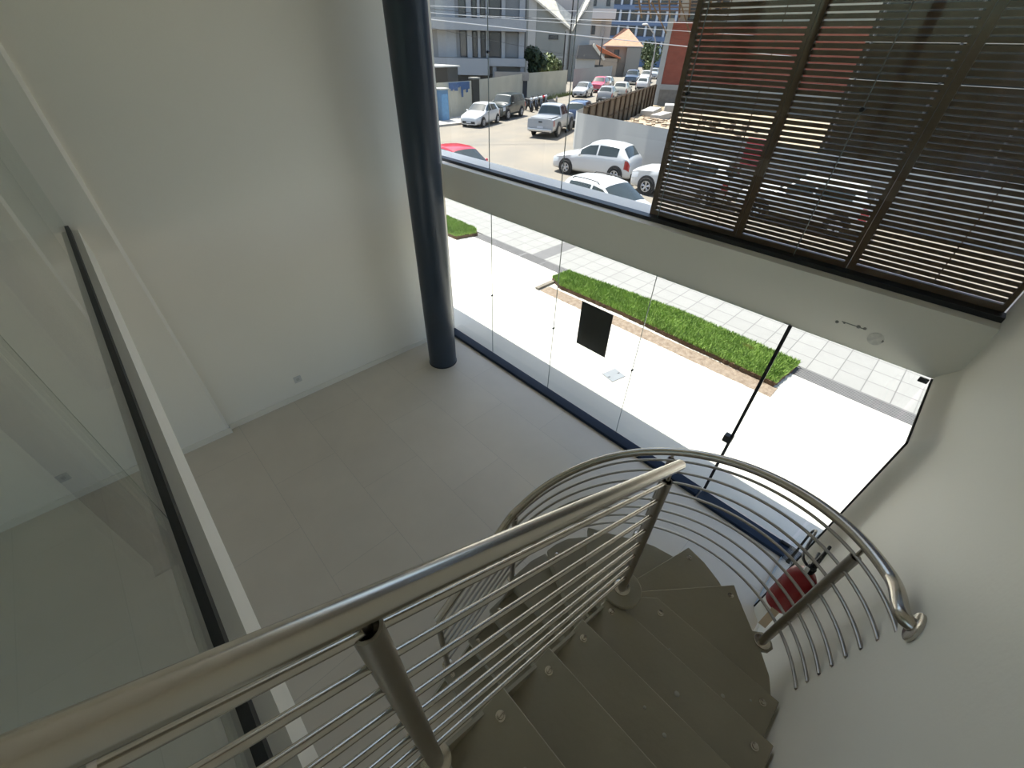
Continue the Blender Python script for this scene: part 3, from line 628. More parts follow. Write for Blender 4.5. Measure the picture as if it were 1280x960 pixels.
def car(kind, paint_, label, x, y, heading, s=0.82, name='car', cat='car', rails=False, rim=rim_m, detail=True, dark_lower=False, group=None):
    """one parked vehicle; local x points to its nose, origin on the ground under its middle"""
    K = kind; L, W = K['L'], K['W']/2
    root = thing(name, label, cat, (x, y, -0.01), math.radians(heading), group)
    ST = K['st']
    def sec(d, t):
        d = max(0.0, min(L, d))
        for a, b in zip(ST[:-1], ST[1:]):
            if d <= b[0]: break
        u = (d-a[0])/(b[0]-a[0]); u = max(0, min(1, u))
        zt, wf, zbl, yr = (a[i]+(b[i]-a[i])*u for i in (1, 2, 3, 4))
        w = W*wf; zb = K['zb']
        pts = [(0, zb), (0.86*w, zb), (0.975*w, zb+0.10), (1.0*w, zb+0.45*(zbl-zb)), (0.975*w, zbl), (yr*w, zt-0.035), (yr*w*0.62, zt+0.005), (0, zt+0.018)]
        i = min(6, int(t)); f = t-i
        p, q = pts[i], pts[i+1]
        return (p[0]+(q[0]-p[0])*f, p[1]+(q[1]-p[1])*f)
    def at(d, t, side=1, off=0.0):
        yy, zz = sec(d, t)
        if off:
            y2, z2 = sec(d, t+0.04); y1, z1 = sec(d, max(0, t-0.04)); n_ = V3((0, z2-z1, -(y2-y1)))
            xa, za = sec(d+0.04, t); xb, zb_ = sec(d-0.04, t)
            tx = V3((-0.08, xa-xb, za-zb_)); ty = V3((0, y2-y1, z2-z1)); n_ = ty.cross(tx)
            if n_.length > 1e-9:
                n_.normalize()
                if n_.y < 0 and abs(n_.y) > abs(n_.z): n_ = -n_
                elif n_.z < 0 and abs(n_.z) >= abs(n_.y): n_ = -n_
            p = V3((L/2-d, yy, zz))+n_*off
        else: p = V3((L/2-d, yy, zz))
        return V3((p.x*s, p.y*side*s, p.z*s))
    ds = sorted(set([q[0] for q in ST]+[a[0]+(b[0]-a[0])*f for a, b in zip(ST[:-1], ST[1:]) for f in (0.5,) if b[0]-a[0] > 0.3]))
    ts = [0, 1, 2, 2.5, 3, 3.5, 4, 4.5, 5, 5.5, 6, 7]
    b = MB(); nt_ = len(ts)
    vs = [at(d, t, 1) for d in ds for t in ts]+[at(d, t, -1) for d in ds for t in ts]
    fs = []
    o2 = len(ds)*nt_
    for i in range(len(ds)-1):
        for j in range(nt_-1):
            q = (i*nt_+j, (i+1)*nt_+j, (i+1)*nt_+j+1, i*nt_+j+1); fs.append(q); fs.append(tuple(o2+k for k in reversed(q)))
    for i in (0, len(ds)-1):
        fs.append(tuple(i*nt_+j for j in range(nt_))+tuple(o2+i*nt_+j for j in reversed(range(nt_))))
    b.add(vs, fs, True)
    body = b.build('body', paint_, root)
    bm = bmesh.new(); bm.from_mesh(body.data); bmesh.ops.remove_doubles(bm, verts=bm.verts, dist=0.0005); bmesh.ops.recalc_face_normals(bm, faces=bm.faces); bm.to_mesh(body.data); bm.free()
    body.data.set_sharp_from_angle(angle=math.radians(50))
    O = 0.008
    for a, c in K['side']:
        for sd in (1, -1):
            MB().patch(lambda u, v: at(a+(c-a)*u, 4.12+0.74*v, sd, O), 6, 3).build('side_window', car_glass, root)
    def across(d0, d1, tmin, name_, m_):
        def fn(u, v):
            w_ = 2*v-1; t = 7-(7-tmin)*abs(w_); return at(d0+(d1-d0)*u, t, 1 if w_ >= 0 else -1, O)
        return MB().patch(fn, 4, 12).build(name_, m_, root)
    across(K['ws'][0], K['ws'][1], 5.08, 'windscreen', car_glass)
    across(K['rw'][0], K['rw'][1], 5.12, 'rear_window', car_glass)
    R_ = K['R']
    for d in (K['fx'], K['rx']):
        for sd in (1, -1):
            w_ = W*0.985*s
            arch = MB().lathe([(R_*1.17*s, -0.05), (R_*1.17*s, 0.012)], ((L/2-d)*s, sd*w_, (R_+0.03)*s), axis='y', n=24)
            arch.build('wheel_arch', trim_m, root)
            wl_ = MB().lathe([(R_*0.60*s, -0.09*s), (R_*0.93*s, -0.10*s), (R_*s, -0.06*s), (R_*s, 0.06*s), (R_*0.93*s, 0.10*s), (R_*0.60*s, 0.09*s)], ((L/2-d)*s, sd*(w_-0.045), R_*s), axis='y', n=26).build('wheel', tyre_m, root)
            rm = MB(); cx, cyy, cz = (L/2-d)*s, sd*(w_+0.035), R_*s
            rm.lathe([(R_*0.62*s, -0.02), (R_*0.62*s, 0.015), (R_*0.55*s, 0.015), (R_*0.55*s, -0.02)], (cx, cyy, cz), axis='y', n=26)
            if detail:
                for k in range(5):
                    a0 = 2*PI*k/5+0.3
                    for da in (-0.16, 0.16):
                        a_ = a0+da; p0 = V3((cx, cyy, cz)); p1 = V3((cx+R_*0.58*s*math.cos(a_), cyy, cz+R_*0.58*s*math.sin(a_)))
                        rm.tube([p0+(p1-p0)*0.12, p1], 0.022*s, 6)
                rm.lathe([(R_*0.16*s, -0.02), (R_*0.16*s, 0.02)], (cx, cyy, cz), axis='y', n=12)
            else:
                rm.lathe([(R_*0.5*s, -0.01), (R_*0.5*s, 0.012)], (cx, cyy, cz), axis='y', n=14)
            rm.build('rim', rim, wl_)
    hz0, hz1 = ST[1][3]-0.10, ST[1][3]+0.04
    for sd in (1, -1):
        MB().patch(lambda u, v: at(0.07+0.34*u, 3.25+0.95*v, sd, 0.010), 4, 2).build('headlight', lamp_m, root)
        MB().patch(lambda u, v: at(L-0.30+0.24*u, 3.1+0.8*v, sd, 0.010), 4, 2).build('tail_light', tail_m, root)
        mx_ = (L/2-K['ws'][0]-0.33)*s; zz = ST[5][3]*s
        MB().ball((mx_, sd*(W+0.07)*s, zz+0.03*s), 0.10*s, 10, (0.6, 0.9, 0.62)).build('door_mirror', paint_ if detail else trim_m, root)
    zb = K['zb']
    MB().box(((L/2+0.012)*s, -W*0.62*s, (zb+0.05)*s), ((L/2-0.05)*s, W*0.62*s, (zb+0.22)*s)).build('grille', trim_m, root, bevel=0.01*s)
    MB().box((-(L/2+0.012)*s, -W*0.74*s, (zb+0.0)*s), (-(L/2-0.06)*s, W*0.74*s, (zb+0.20)*s)).build('rear_bumper', trim_m, root, bevel=0.01*s)
    MB().box(((L/2+0.022)*s, -0.20*s, (zb+0.11)*s), ((L/2+0.010)*s, 0.20*s, (zb+0.20)*s)).build('front_plate', plate_m, root)
    MB().box((-(L/2+0.022)*s, -0.20*s, (zb+0.22)*s), (-(L/2-0.02)*s, 0.20*s, (zb+0.33)*s)).build('rear_plate', plate_m, root)
    if rails:
        for sd in (1, -1):
            pts = [at(K['ws'][1]+0.25+(K['rw'][0]-K['ws'][1]-0.45)*u, 5.15, sd)+V3((0, 0, (0.045 if 0.06 < u < 0.94 else 0.0)*s)) for u in [0, 0.08, 0.3, 0.5, 0.7, 0.92, 1]]
            MB().tube(pts, 0.016*s, 8).build('roof_rail', trim_m, root)
    if kind is PICKUP:
        MB().box((-(L/2-3.50)*s, -W*0.83*s, 1.115*s), (-(L/2-0.12)*s, W*0.83*s, 1.15*s)).build('bed_cover', trim_m if detail else paint_, root, bevel=0.01) if False else None
        m = MB(); x0, x1 = (L/2-3.50)*s, (L/2-5.10)*s
        m.box((x1, -W*0.80*s, 1.135*s), (x0, W*0.80*s, 1.16*s)); m.build('bed_cover', mat('bed_cover_grey', (0.20, 0.21, 0.23), 0.6, noise=0.1), root, bevel=0.008)
        MB().box((-(L/2+0.14)*s, -W*0.9*s, 0.42*s), (-(L/2-0.02)*s, W*0.9*s, 0.56*s)).build('step_bumper', rim_m, root, bevel=0.01)
        MB().box((-(L/2+0.012)*s, -0.12*s, 0.90*s), (-(L/2)*s, 0.12*s, 0.97*s)).build('tailgate_handle', trim_m, root)
    return root
ROW = 'cars parked along the street'
car(HATCH, P_WHITE, 'white hatchback parked nose-on at the tan hoarding, beside the pale kerb', 20.05, 23.75, 202, 0.80)
car(BOXY, P_GREEN, 'dark green off-road vehicle parked right behind the white hatchback at the hoarding', 23.75, 25.35, 200, 0.80, 'off_road_car')
car(PICKUP, P_SILVER, 'silver pickup truck standing in the middle of the cobbled street, seen from behind', 21.4, 18.85, 24, 0.84, 'pickup_truck', 'pickup truck')
car(SUV, P_BLUE, 'dark blue car just ahead of the silver pickup, by the curved white fence corner', 25.6, 20.1, 24, 0.84)
car(HATCH, P_WHITE, 'white hatchback with dark windows in front of the curved white metal fence', 15.15, 10.85, 102, 0.84, rails=False)
car(HATCH, P_WHITE, 'white estate car with black roof rails nearest the building, mostly below the ledge', 10.35, 6.75, -93, 0.84, 'estate_car', rails=True)
car(HATCH, P_RED, 'red car whose roof alone shows above the ledge beside the column', 10.2, 13.1, -93, 0.80)
car(SUV, P_WHITE, 'white car half hidden behind the edge of the slatted screen next to the street view', 14.95, 6.95, 95, 0.80)
car(SUV, P_WHITE, 'white car behind the middle slatted screen', 15.25, 3.25, 95, 0.80)
FAR = 'cars queued far up the street'
car(HATCH, P_SILVER, 'silver car nearest in the far row along the pale slatted fence', 41.2, 32.4, 203, 0.84, detail=False)
car(SUV, P_PINK, 'crimson red car facing down the street behind the silver one', 47.6, 35.1, 203, 0.88, detail=False)
car(HATCH, P_SAND, 'pale car behind the crimson one far up the street', 52.2, 37.5, 205, 0.84, detail=False)
car(BOXY, P_NAVY, 'dark navy van-like car far up the middle of the street', 62.5, 40.6, 208, 0.95, detail=False)
car(SUV, P_WHITE, 'white car far up the street beside the dark navy one, lower of two', 68.0, 41.8, 208, 0.9, detail=False)
car(SUV, P_SILVER, 'farthest silver car at the top of the street near the brick building', 78.0, 46.6, 208, 0.9, detail=False)
car(HATCH, P_GREY, 'grey car whose roof shows just above the dark inside of the fence', 39.5, 28.0, 24, 0.86, detail=False)
car(HATCH, P_SAND, 'cream car whose roof shows above the inside of the fence, farther than the grey one', 45.0, 30.2, 24, 0.9, detail=False)
car(HATCH, P_WHITE, 'white car farthest along above the brown fence, close to the brick building', 56.0, 34.6, 26, 0.86, detail=False)

# motorbikes in front of the hoarding
def motorbike(label, x, y, h, m_):
    r = thing('motorbike', label, 'motorbike', (x, y, -0.01), math.radians(h), 'motorbikes parked side by side')
    for cx, nm in ((0.56, 'front_wheel'), (-0.56, 'rear_wheel')):
        w = MB().lathe([(0.20, -0.04), (0.27, -0.05), (0.29, 0), (0.27, 0.05), (0.20, 0.04), (0.20, -0.04)], (cx, 0, 0.285), axis='y', n=18).build(nm, tyre_m, r)
        MB().lathe([(0.19, -0.015), (0.19, 0.015)], (cx, 0, 0.285), axis='y', n=12).build('rim', rim_m, w)
    MB().tube([(-0.55, 0, 0.32), (-0.1, 0, 0.40), (0.25, 0, 0.62), (0.40, 0, 0.80)], [0.05, 0.13, 0.10, 0.05], 10).build('frame', trim_m, r)
    MB().ball((0.12, 0, 0.72), 0.2, 12, (1.2, 0.7, 0.7)).build('fuel_tank', m_, r)
    MB().ball((-0.32, 0, 0.74), 0.2, 12, (1.9, 0.65, 0.4)).build('seat', trim_m, r)
    MB().ball((-0.68, 0, 0.68), 0.12, 10, (1.4, 0.6, 0.5)).build('tail', m_, r)
    MB().tube([(0.56, 0.06, 0.29), (0.36, 0.06, 0.88)], 0.022, 8).tube([(0.56, -0.06, 0.29), (0.36, -0.06, 0.88)], 0.022, 8).build('fork', rim_m, r)
    MB().tube([(0.24, 0.34, 0.93), (0.36, 0.15, 0.90), (0.36, -0.15, 0.90), (0.24, -0.34, 0.93)], 0.018, 8).build('handlebar', trim_m, r)
    MB().ball((0.46, 0, 0.80), 0.10, 10, (0.8, 1, 1)).build('headlight', lamp_m, r)
motorbike('black motorbike first in the row behind the dark green off-road vehicle', 27.6, 26.9, 250, trim_m)
motorbike('white motorbike second in the row of parked bikes', 28.6, 27.3, 250, P_WHITE)
motorbike('dark motorbike third in the row of parked bikes', 29.6, 27.7, 250, P_GREY)
motorbike('red and black motorbike last in the row, by the small bollard', 30.6, 28.1, 250, P_RED)
bo = thing('bollard', 'short pale bollard on the street past the row of motorbikes', 'bollard', (32.6, 28.4, -0.01))
MB().lathe([(0.08, 0), (0.08, 0.62), (0.04, 0.70)], n=14).build('post', mat('bollard_tan', (0.45, 0.36, 0.26), 0.8, noise=0.2), bo)
MB().lathe([(0.082, 0.50), (0.082, 0.56)], n=14).build('band', white_paper, bo)

# ------------------------------------------------------------------ fences
def corrugated(name, label, pts, h, m_, pitch=0.22, amp=0.035, post_m=None, inner_m=None, posts_side=-1, cat='fence', kind_parts=True):
    r = thing(name, label, cat, (pts[0][0], pts[0][1], -0.01))
    def walk(off):
        out = []
        for (x0, y0), (x1, y1) in zip(pts[:-1], pts[1:]):
            l = math.hypot(x1-x0, y1-y0); n_ = max(1, int(l/(pitch/2))); nx_, ny_ = -(y1-y0)/l, (x1-x0)/l
            for i in range(n_):
                a = amp if (len(out) % 2 == 0) else -amp
                out.append((x0+(x1-x0)*i/n_+nx_*(a+off), y0+(y1-y0)*i/n_+ny_*(a+off)))
        out.append((pts[-1][0], pts[-1][1])); return out
    def sheet(off, m, nm):
        w = walk(off); b = MB(); n_ = len(w)
        b.add([(x, y, 0) for x, y in w]+[(x, y, h) for x, y in w], [(i, i+1, n_+i+1, n_+i) for i in range(n_-1)])
        return b.build(nm, m, r, world=False) if False else (lambda bb: (setattr(bb, 'v', [q-V3((pts[0][0], pts[0][1], 0)) for q in bb.v]), bb.build(nm, m, r))[1])(b)
    sheet(0.0, m_, 'sheeting')
    if inner_m: sheet(0.03*posts_side, inner_m, 'inner_face')
    if post_m:
        for (x0, y0), (x1, y1) in zip(pts[:-1], pts[1:]):
            l = math.hypot(x1-x0, y1-y0)
            if l < 1.5: continue
            nx_, ny_ = -(y1-y0)/l*posts_side, (x1-x0)/l*posts_side; n_ = max(1, int(l/1.3))
            for i in range(n_):
                px, py = x0+(x1-x0)*(i+.5)/n_+nx_*0.13-pts[0][0], y0+(y1-y0)*(i+.5)/n_+ny_*0.13-pts[0][1]
                MB().box((px-.045, py-.045, 0), (px+.045, py+.045, h-0.03)).build('post', post_m, r)
            ang = math.atan2(y1-y0, x1-x0)
            for zz in (h*0.45, h*0.95):
                a = V3((x0-pts[0][0]+nx_*0.08, y0-pts[0][1]+ny_*0.08, zz)); c = V3((x1-pts[0][0]+nx_*0.08, y1-pts[0][1]+ny_*0.08, zz))
                MB().tube([a, c], 0.04, 6).build('rail', post_m, r)
    return r
tan_sheet = mat('tan_sheeting', (0.60, 0.55, 0.43), 0.75, noise=0.18, nscale=0.8)
white_sheet = mat('white_sheeting', (0.41, 0.41, 0.395), 0.6, noise=0.08, nscale=0.8)
grey_sheet = mat('grey_sheeting', (0.36, 0.355, 0.33), 0.75, noise=0.14, nscale=0.8)
wood_dark = mat('fence_timber', (0.10, 0.062, 0.035), 0.9, noise=0.3, nscale=3)
brown_sheet = mat('fence_inside', (0.23, 0.18, 0.125), 0.85, noise=0.3, nscale=1.2)
corrugated('hoarding', 'tan corrugated hoarding behind the white hatchback, with blue paint along its top', [(15.5, 26.1), (18.96, 26.77), (22.4, 27.46)], 2.02, tan_sheet)
corrugated('hoarding', 'long tan corrugated hoarding from the dark pillar past the motorbikes', [(23.1, 27.6), (33.2, 32.6), (42.3, 35.6)], 2.05, tan_sheet)
pil = thing('gate_pillar', 'dark narrow pillar between the two tan hoardings', 'pillar', (22.75, 27.55, -0.01))
MB().box((-0.28, -0.2, 0), (0.28, 0.2, 2.1)).build('shaft', mat('dark_pillar', (0.06, 0.055, 0.045), 0.9, noise=0.3), pil)
MB().box((-0.34, -0.25, 2.1), (0.34, 0.25, 2.2)).build('cap', mat('pillar_cap', (0.30, 0.28, 0.24), 0.9), pil)
corner = [(18.4+1.9*(-1), 0)]
arc = [(17.6, 10.2), (18.0, 12.0), (18.15, 13.2), (18.3, 14.1), (18.55, 14.75), (19.0, 15.2), (19.6, 15.5), (20.3, 15.8)]
corrugated('site_fence', 'white corrugated site fence curving round the street corner', [(16.9, -9.0), (17.0, 0.0), (17.25, 6.0)]+arc, 1.58, white_sheet, pitch=0.30, amp=0.012)
corrugated('site_fence', 'brown inside of the site fence with timber posts running up the side street', [(20.35, 15.82), (34.2, 21.0), (39.2, 22.95)], 1.66, grey_sheet, pitch=0.5, amp=0.05, post_m=wood_dark, inner_m=brown_sheet, posts_side=-1)
corrugated('slat_fence', 'pale slatted fence beside the far row of parked cars', [(46.3, 37.9), (60.5, 42.8)], 2.0, grey_sheet, pitch=0.9, amp=0.10)
bp = thing('paint_splash', 'ragged patch of blue paint along the top of the first tan hoarding', 'paint patch', (20.8, 27.0, 1.0))
m = MB(); rnd = random.Random(3)
for i in range(12):
    u = i*0.17; h_ = 0.25+0.7*rnd.random()*(1 if 4 < i < 10 else 0.5)
    x, y = -0.9+u, -0.9*0.2+u*0.2
    m.box((x, y-0.105, 1.0-h_), (x+0.16, y-0.075, 1.0))
m.build('paint', mat('blue_graffiti', (0.06, 0.12, 0.26), 0.8, noise=0.3), bp)
bb_ = thing('portable_cabin', 'narrow blue cabin at the end of the tan hoarding by the column', 'cabin', (18.85, 26.15, -0.01), math.radians(10))
box((-0.42, -0.3, 0), (0.30, 0.3, 1.72)).build('shell', mat('cabin_blue', (0.12, 0.24, 0.38), 0.6, noise=0.2, nscale=2), bb_, bevel=0.02)
box((-0.34, -0.32, 0.1), (0.22, -0.29, 1.5)).build('door', mat('cabin_door', (0.14, 0.32, 0.52), 0.6, noise=0.2), bb_)
box((-0.48, -0.36, 1.72), (0.36, 0.36, 1.80)).build('roof', mat('cabin_roof', (0.5, 0.48, 0.42), 0.7), bb_)
kp = MB(); kp.prism([(17.2, 24.4), (19.6, 24.35), (23.0, 26.6), (22.9, 27.3), (15.0, 25.8), (15.0, 24.3)], -0.05, 0.10)
struct('pavement_far', kp, mat('far_pavement', (0.42, 0.40, 0.36), 0.85, noise=0.15), label='pale raised pavement by the tan hoarding')

# ------------------------------------------------------------------ building site behind the white fence
lot = MB(); rnd = random.Random(21)
def lot_pt(u, v):
    x = 19.0+22.0*u; y = -8+v*(22.0+10*u)
    return V3((x, y, 0.02+rnd.uniform(0, 0.12)+(0.35*math.exp(-((x-27)**2+(y-15)**2)/14))))
lot.patch(lot_pt, 40, 50, False)
tag(lot.build('site_soil', mat('site_soil', (0.40, 0.32, 0.22), 0.95, noise=0.35, nscale=0.9, bump=0.4, bscale=6)), 'sandy rubble-strewn ground of the building site behind the white fence', 'soil', kind='stuff')
for i, (x, y, rz2, l, w_, h_, lb) in enumerate(((33.5, 19.6, 20, 3.2, 0.9, 0.45, 'flat pale concrete slab lying at the far end of the site by the brown fence'), (31.2, 17.4, 12, 2.4, 0.7, 0.5, 'pale concrete block lying on the site rubble beside the slatted screen'), (35.2, 18.8, 30, 1.6, 1.2, 0.7, 'grey concrete block in front of the brick building base'))):
    t = thing('concrete_slab', lb, 'concrete slab', (x, y, 0.02), math.radians(rz2))
    box((-l/2, -w_/2, 0), (l/2, w_/2, h_)).build('slab', mat('rubble_concrete', (0.46, 0.44, 0.40), 0.9, noise=0.2, nscale=2), t, bevel=0.03)
rb = MB(); rnd = random.Random(31)
for i in range(240):
    x = rnd.uniform(22, 34); y = rnd.uniform(10.5, 15.82+(x-20.35)*0.374-0.9); r_ = rnd.uniform(0.05, 0.22)
    a = rnd.uniform(0, PI); ca, sa = math.cos(a)*r_, math.sin(a)*r_
    rb.prism([(x+ca, y+sa), (x-sa, y+ca), (x-ca*1.3, y-sa), (x+sa, y-ca*0.8)], 0.0, r_*0.8+0.3*math.exp(-((x-27)**2+(y-15)**2)/14)+0.05)
tag(rb.build('rubble', mat('rubble_mix', (0.42, 0.33, 0.24), 0.95, noise=0.5, nscale=1.2)), 'loose broken rubble scattered over the building site', 'rubble', kind='stuff')
rp = thing('red_board', 'red rectangular board fixed to the white site fence, seen through the slatted screen', 'board', (16.95, 5.65, 0.0))
box((-0.06, -0.36, 0.90), (-0.02, 0.36, 1.75)).build('panel', red_paint, rp)
for y in (-0.3, 0.3): box((-0.02, y-0.03, 0), (0.02, y+0.03, 1.7)).build('post', trim_m, rp)

# ------------------------------------------------------------------ buildings up the street
dark_win = mat('window_dark', (0.045, 0.05, 0.06), 0.15, noise=0.2, spec=0.7)
def frame_at(p0, p1):
    dx, dy = p1[0]-p0[0], p1[1]-p0[1]; return math.atan2(dy, dx), math.hypot(dx, dy)
def bx(par, nm, m, a, b, bevel=0.0, sub=None):
    o = box(a, b).build(nm, m, par, bevel=bevel); return o
def win(par, x0, x1, z0, z1, frame_m, y=-0.02):
    f = MB(); t_ = 0.07
    f.box((x0, y-0.04, z0), (x0+t_, y+0.06, z1)); f.box((x1-t_, y-0.04, z0), (x1, y+0.06, z1)); f.box((x0, y-0.04, z0), (x1, y+0.06, z0+t_)); f.box((x0, y-0.04, z1-t_), (x1, y+0.06, z1))
    o = f.build('window', frame_m, par); box((x0+t_, y-0.01, z0+t_), (x1-t_, y+0.03, z1-t_)).build('pane', dark_win, o); return o

# grey concrete block of flats
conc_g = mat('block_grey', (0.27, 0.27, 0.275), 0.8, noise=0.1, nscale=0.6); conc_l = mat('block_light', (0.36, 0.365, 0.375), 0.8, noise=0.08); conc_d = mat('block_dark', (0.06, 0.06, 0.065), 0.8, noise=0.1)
az, ln = frame_at((26.61, 37.5), (32.59, 32.47))
g = thing('apartment_block', 'grey concrete apartment block with banded balconies behind the tan hoarding', 'building', (26.61, 37.5, 0), az)
bx(g, 'wall', conc_g, (-5, 0.6, 0), (7.8, 9, 12)); bx(g, 'balcony_band', conc_l, (-5, -0.5, 1.85), (4.7, 0.7, 3.0)); bx(g, 'balcony_band', conc_l, (4.7, -0.3, 2.5), (7.85, 0.7, 3.05))
bx(g, 'floor_slab', conc_l, (-5, -0.4, 4.85), (7.85, 0.7, 5.62)); bx(g, 'floor_slab', conc_l, (-5, -0.4, 8.0), (7.85, 0.7, 8.6))
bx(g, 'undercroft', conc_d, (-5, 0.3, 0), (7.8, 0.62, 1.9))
for z0, z1 in ((3.03, 4.87), (5.6, 8.05)):
    for x0, x1 in ((-1.0, -0.3), (2.2, 2.8), (3.3, 3.72), (4.0, 4.45), (4.72, 5.75)): win(g, x0, x1, z0+0.05, z1-0.05, conc_d, 0.58)
    for x0, x1 in ((2.85, 3.25), (3.75, 3.97), (4.47, 4.70), (5.8, 6.1), (7.3, 7.75)): bx(g, 'pilaster', conc_l, (x0, 0.2, z0), (x1, 0.65, z1))
    bx(g, 'shutter', mat('block_shutter', (0.22, 0.225, 0.23), 0.7), (6.1, 0.5, z0+0.1), (7.3, 0.64, z1-0.1)); bx(g, 'shutter', conc_l, (0.3, 0.52, z0), (1.9, 0.64, z1))
for x in (5.0, 7.45): bx(g, 'support_column', conc_g, (x, -0.2, 0), (x+0.35, 0.2, 2.5))
pk = thing('terrace_wall', 'low pale terrace parapet under the grey apartment block, above the hoarding', 'parapet', (30.6, 33.6, 0), az)
bx(pk, 'parapet', mat('parapet_pink', (0.38, 0.33, 0.28), 0.85, noise=0.15), (-0.4, -0.6, 1.55), (2.6, -0.4, 2.15)); bx(pk, 'support', conc_d, (-0.3, -0.4, 0), (2.5, 0.0, 1.55))
sh = thing('dark_shed', 'dark open shed with a pale roof edge above the first hoarding', 'shed', (20.2, 28.3, 0), math.radians(12))
bx(sh, 'wall', mat('shed_dark', (0.035, 0.035, 0.035), 0.9, noise=0.2), (-3, 0, 0), (2.1, 2.5, 2.72)); bx(sh, 'roof_edge', mat('shed_edge', (0.5, 0.49, 0.46), 0.7), (-3.1, -0.15, 2.72), (2.2, 2.6, 2.80)); bx(sh, 'notice', white_paper, (-1.25, -0.03, 1.95), (-0.85, 0.0, 2.3))

# gabled house
house_w = mat('house_grey_green', (0.27, 0.275, 0.25), 0.85, noise=0.08, nscale=0.5); house_l = mat('house_light', (0.42, 0.41, 0.385), 0.85, noise=0.06); roof_pale = mat('roof_pale', (0.78, 0.71, 0.58), 0.8, noise=0.25, nscale=3); roof_gr = mat('roof_grey', (0.16, 0.155, 0.15), 0.85, noise=0.2)
az, ln = frame_at((43.92, 43.76), (48.96, 38.04))
g = thing('gabled_house', 'pale gabled house with sunlit sloping roofs meeting in a valley', 'house', (43.92*1.25, 43.76*1.25, -1.0), az); g.scale = (1.25, 1.25, 1.25)
MB().extrude([(-1.5, 0, 0), (5.5, 0, 0), (5.5, 0, 5.3), (1.2, 0, 7.9), (-1.5, 0, 9.6)], (0, 7, 0)).build('gable_wall', house_w, g)
MB().extrude([(5.5, 0.1, 0), (7.4, 0.1, 0), (7.4, 0.1, 8.6), (6.9, 0.1, 7.4), (5.5, 0.1, 5.4)], (0, 6, 0)).build('side_wall', house_l, g)
def roof_pl(l0, l1, back, rise, th):
    """a roof plane leaning back from its front edge l0-l1"""
    A, B = V3(l0), V3(l1); q = V3((0, back, rise)); dn = V3((0, 0, -th))
    return MB().add([A, B, B+q, A+q, A+dn, B+dn, B+q+dn, A+q+dn], [(0, 1, 2, 3), (7, 6, 5, 4), (0, 4, 5, 1), (1, 5, 6, 2), (2, 6, 7, 3), (3, 7, 4, 0)])
roof_pl((0.4, -0.4, 8.3), (5.35, -0.4, 5.45), 1.1, 1.15, 0.18).build('roof_slope', roof_pale, g)
roof_pl((5.35, -0.4, 5.45), (6.9, -0.4, 7.9), 1.2, 0.9, 0.18).build('roof_slope', roof_pale, g)
bx(g, 'back_wall', mat('house_rose', (0.50, 0.45, 0.42), 0.85), (2.5, 1.5, 4), (6.4, 6, 11)); bx(g, 'downpipe', conc_d, (-0.05, -0.12, 0), (0.05, 0, 8)); bx(g, 'corner_pilaster', house_l, (0.3, -0.06, 0), (1.2, 0.02, 7.9)); bx(g, 'corner_pilaster', house_l, (4.6, -0.06, 0), (4.95, 0.02, 5.5)); bx(g, 'plinth_band', house_l, (1.2, -0.08, 2.9), (4.6, 0.02, 3.05))
win(g, 2.7, 3.8, 4.55, 4.95, conc_d); win(g, 2.1, 2.7, 2.25, 2.6, conc_d)
MB().extrude([(6.0, -1.8, 2.9), (8.9, -1.8, 2.9), (7.9, -1.8, 4.2), (6.2, -1.8, 4.1)], (0, 2.0, 0)).build('porch_roof', roof_gr, g)
MB().extrude([(7.85, -1.95, 4.3), (9.3, -1.95, 2.95), (9.1, -1.95, 2.8), (7.7, -1.95, 4.05)], (0, 2.2, 0)).build('porch_verge', roof_pale, g)
bx(g, 'porch_wall', house_l, (6.0, -1.6, 0), (8.2, 0, 2.9)); bx(g, 'garage_opening', conc_d, (8.2, -1.4, 0), (9.2, -1.2, 2.4))
# beige block with a balcony
az, ln = frame_at((58.31, 47.17), (60.66, 44.11))
g = thing('beige_building', 'tall beige building with a pale balcony band behind the gabled house', 'building', (58.31*1.4, 47.17*1.4, -1.6), az); g.scale = (1.4, 1.4, 1.4)
bx(g, 'wall', mat('beige_wall', (0.42, 0.40, 0.365), 0.85, noise=0.08), (-1.5, 0, 0), (3.9, 6, 13)); bx(g, 'balcony', mat('balcony_pale', (0.55, 0.54, 0.52), 0.8), (0.3, -0.9, 6.9), (4.3, 0.1, 7.9)); bx(g, 'lower_band', mat('band_pale', (0.48, 0.47, 0.44), 0.8), (0.2, -0.25, 3.4), (4.0, 0, 4.7))
for x0, x1, z0, z1 in ((0.7, 1.2, 5.3, 6.3), (1.3, 1.8, 5.3, 6.3), (0.8, 1.4, 2.2, 2.8), (2.9, 3.4, 8.2, 9.6), (0.6, 1.6, 8.2, 9.6)): win(g, x0, x1, z0, z1, conc_d)
bx(g, 'pilaster', mat('pilaster_grey', (0.30, 0.295, 0.28), 0.8), (2.6, -0.2, 0), (3.1, 0, 6.9))
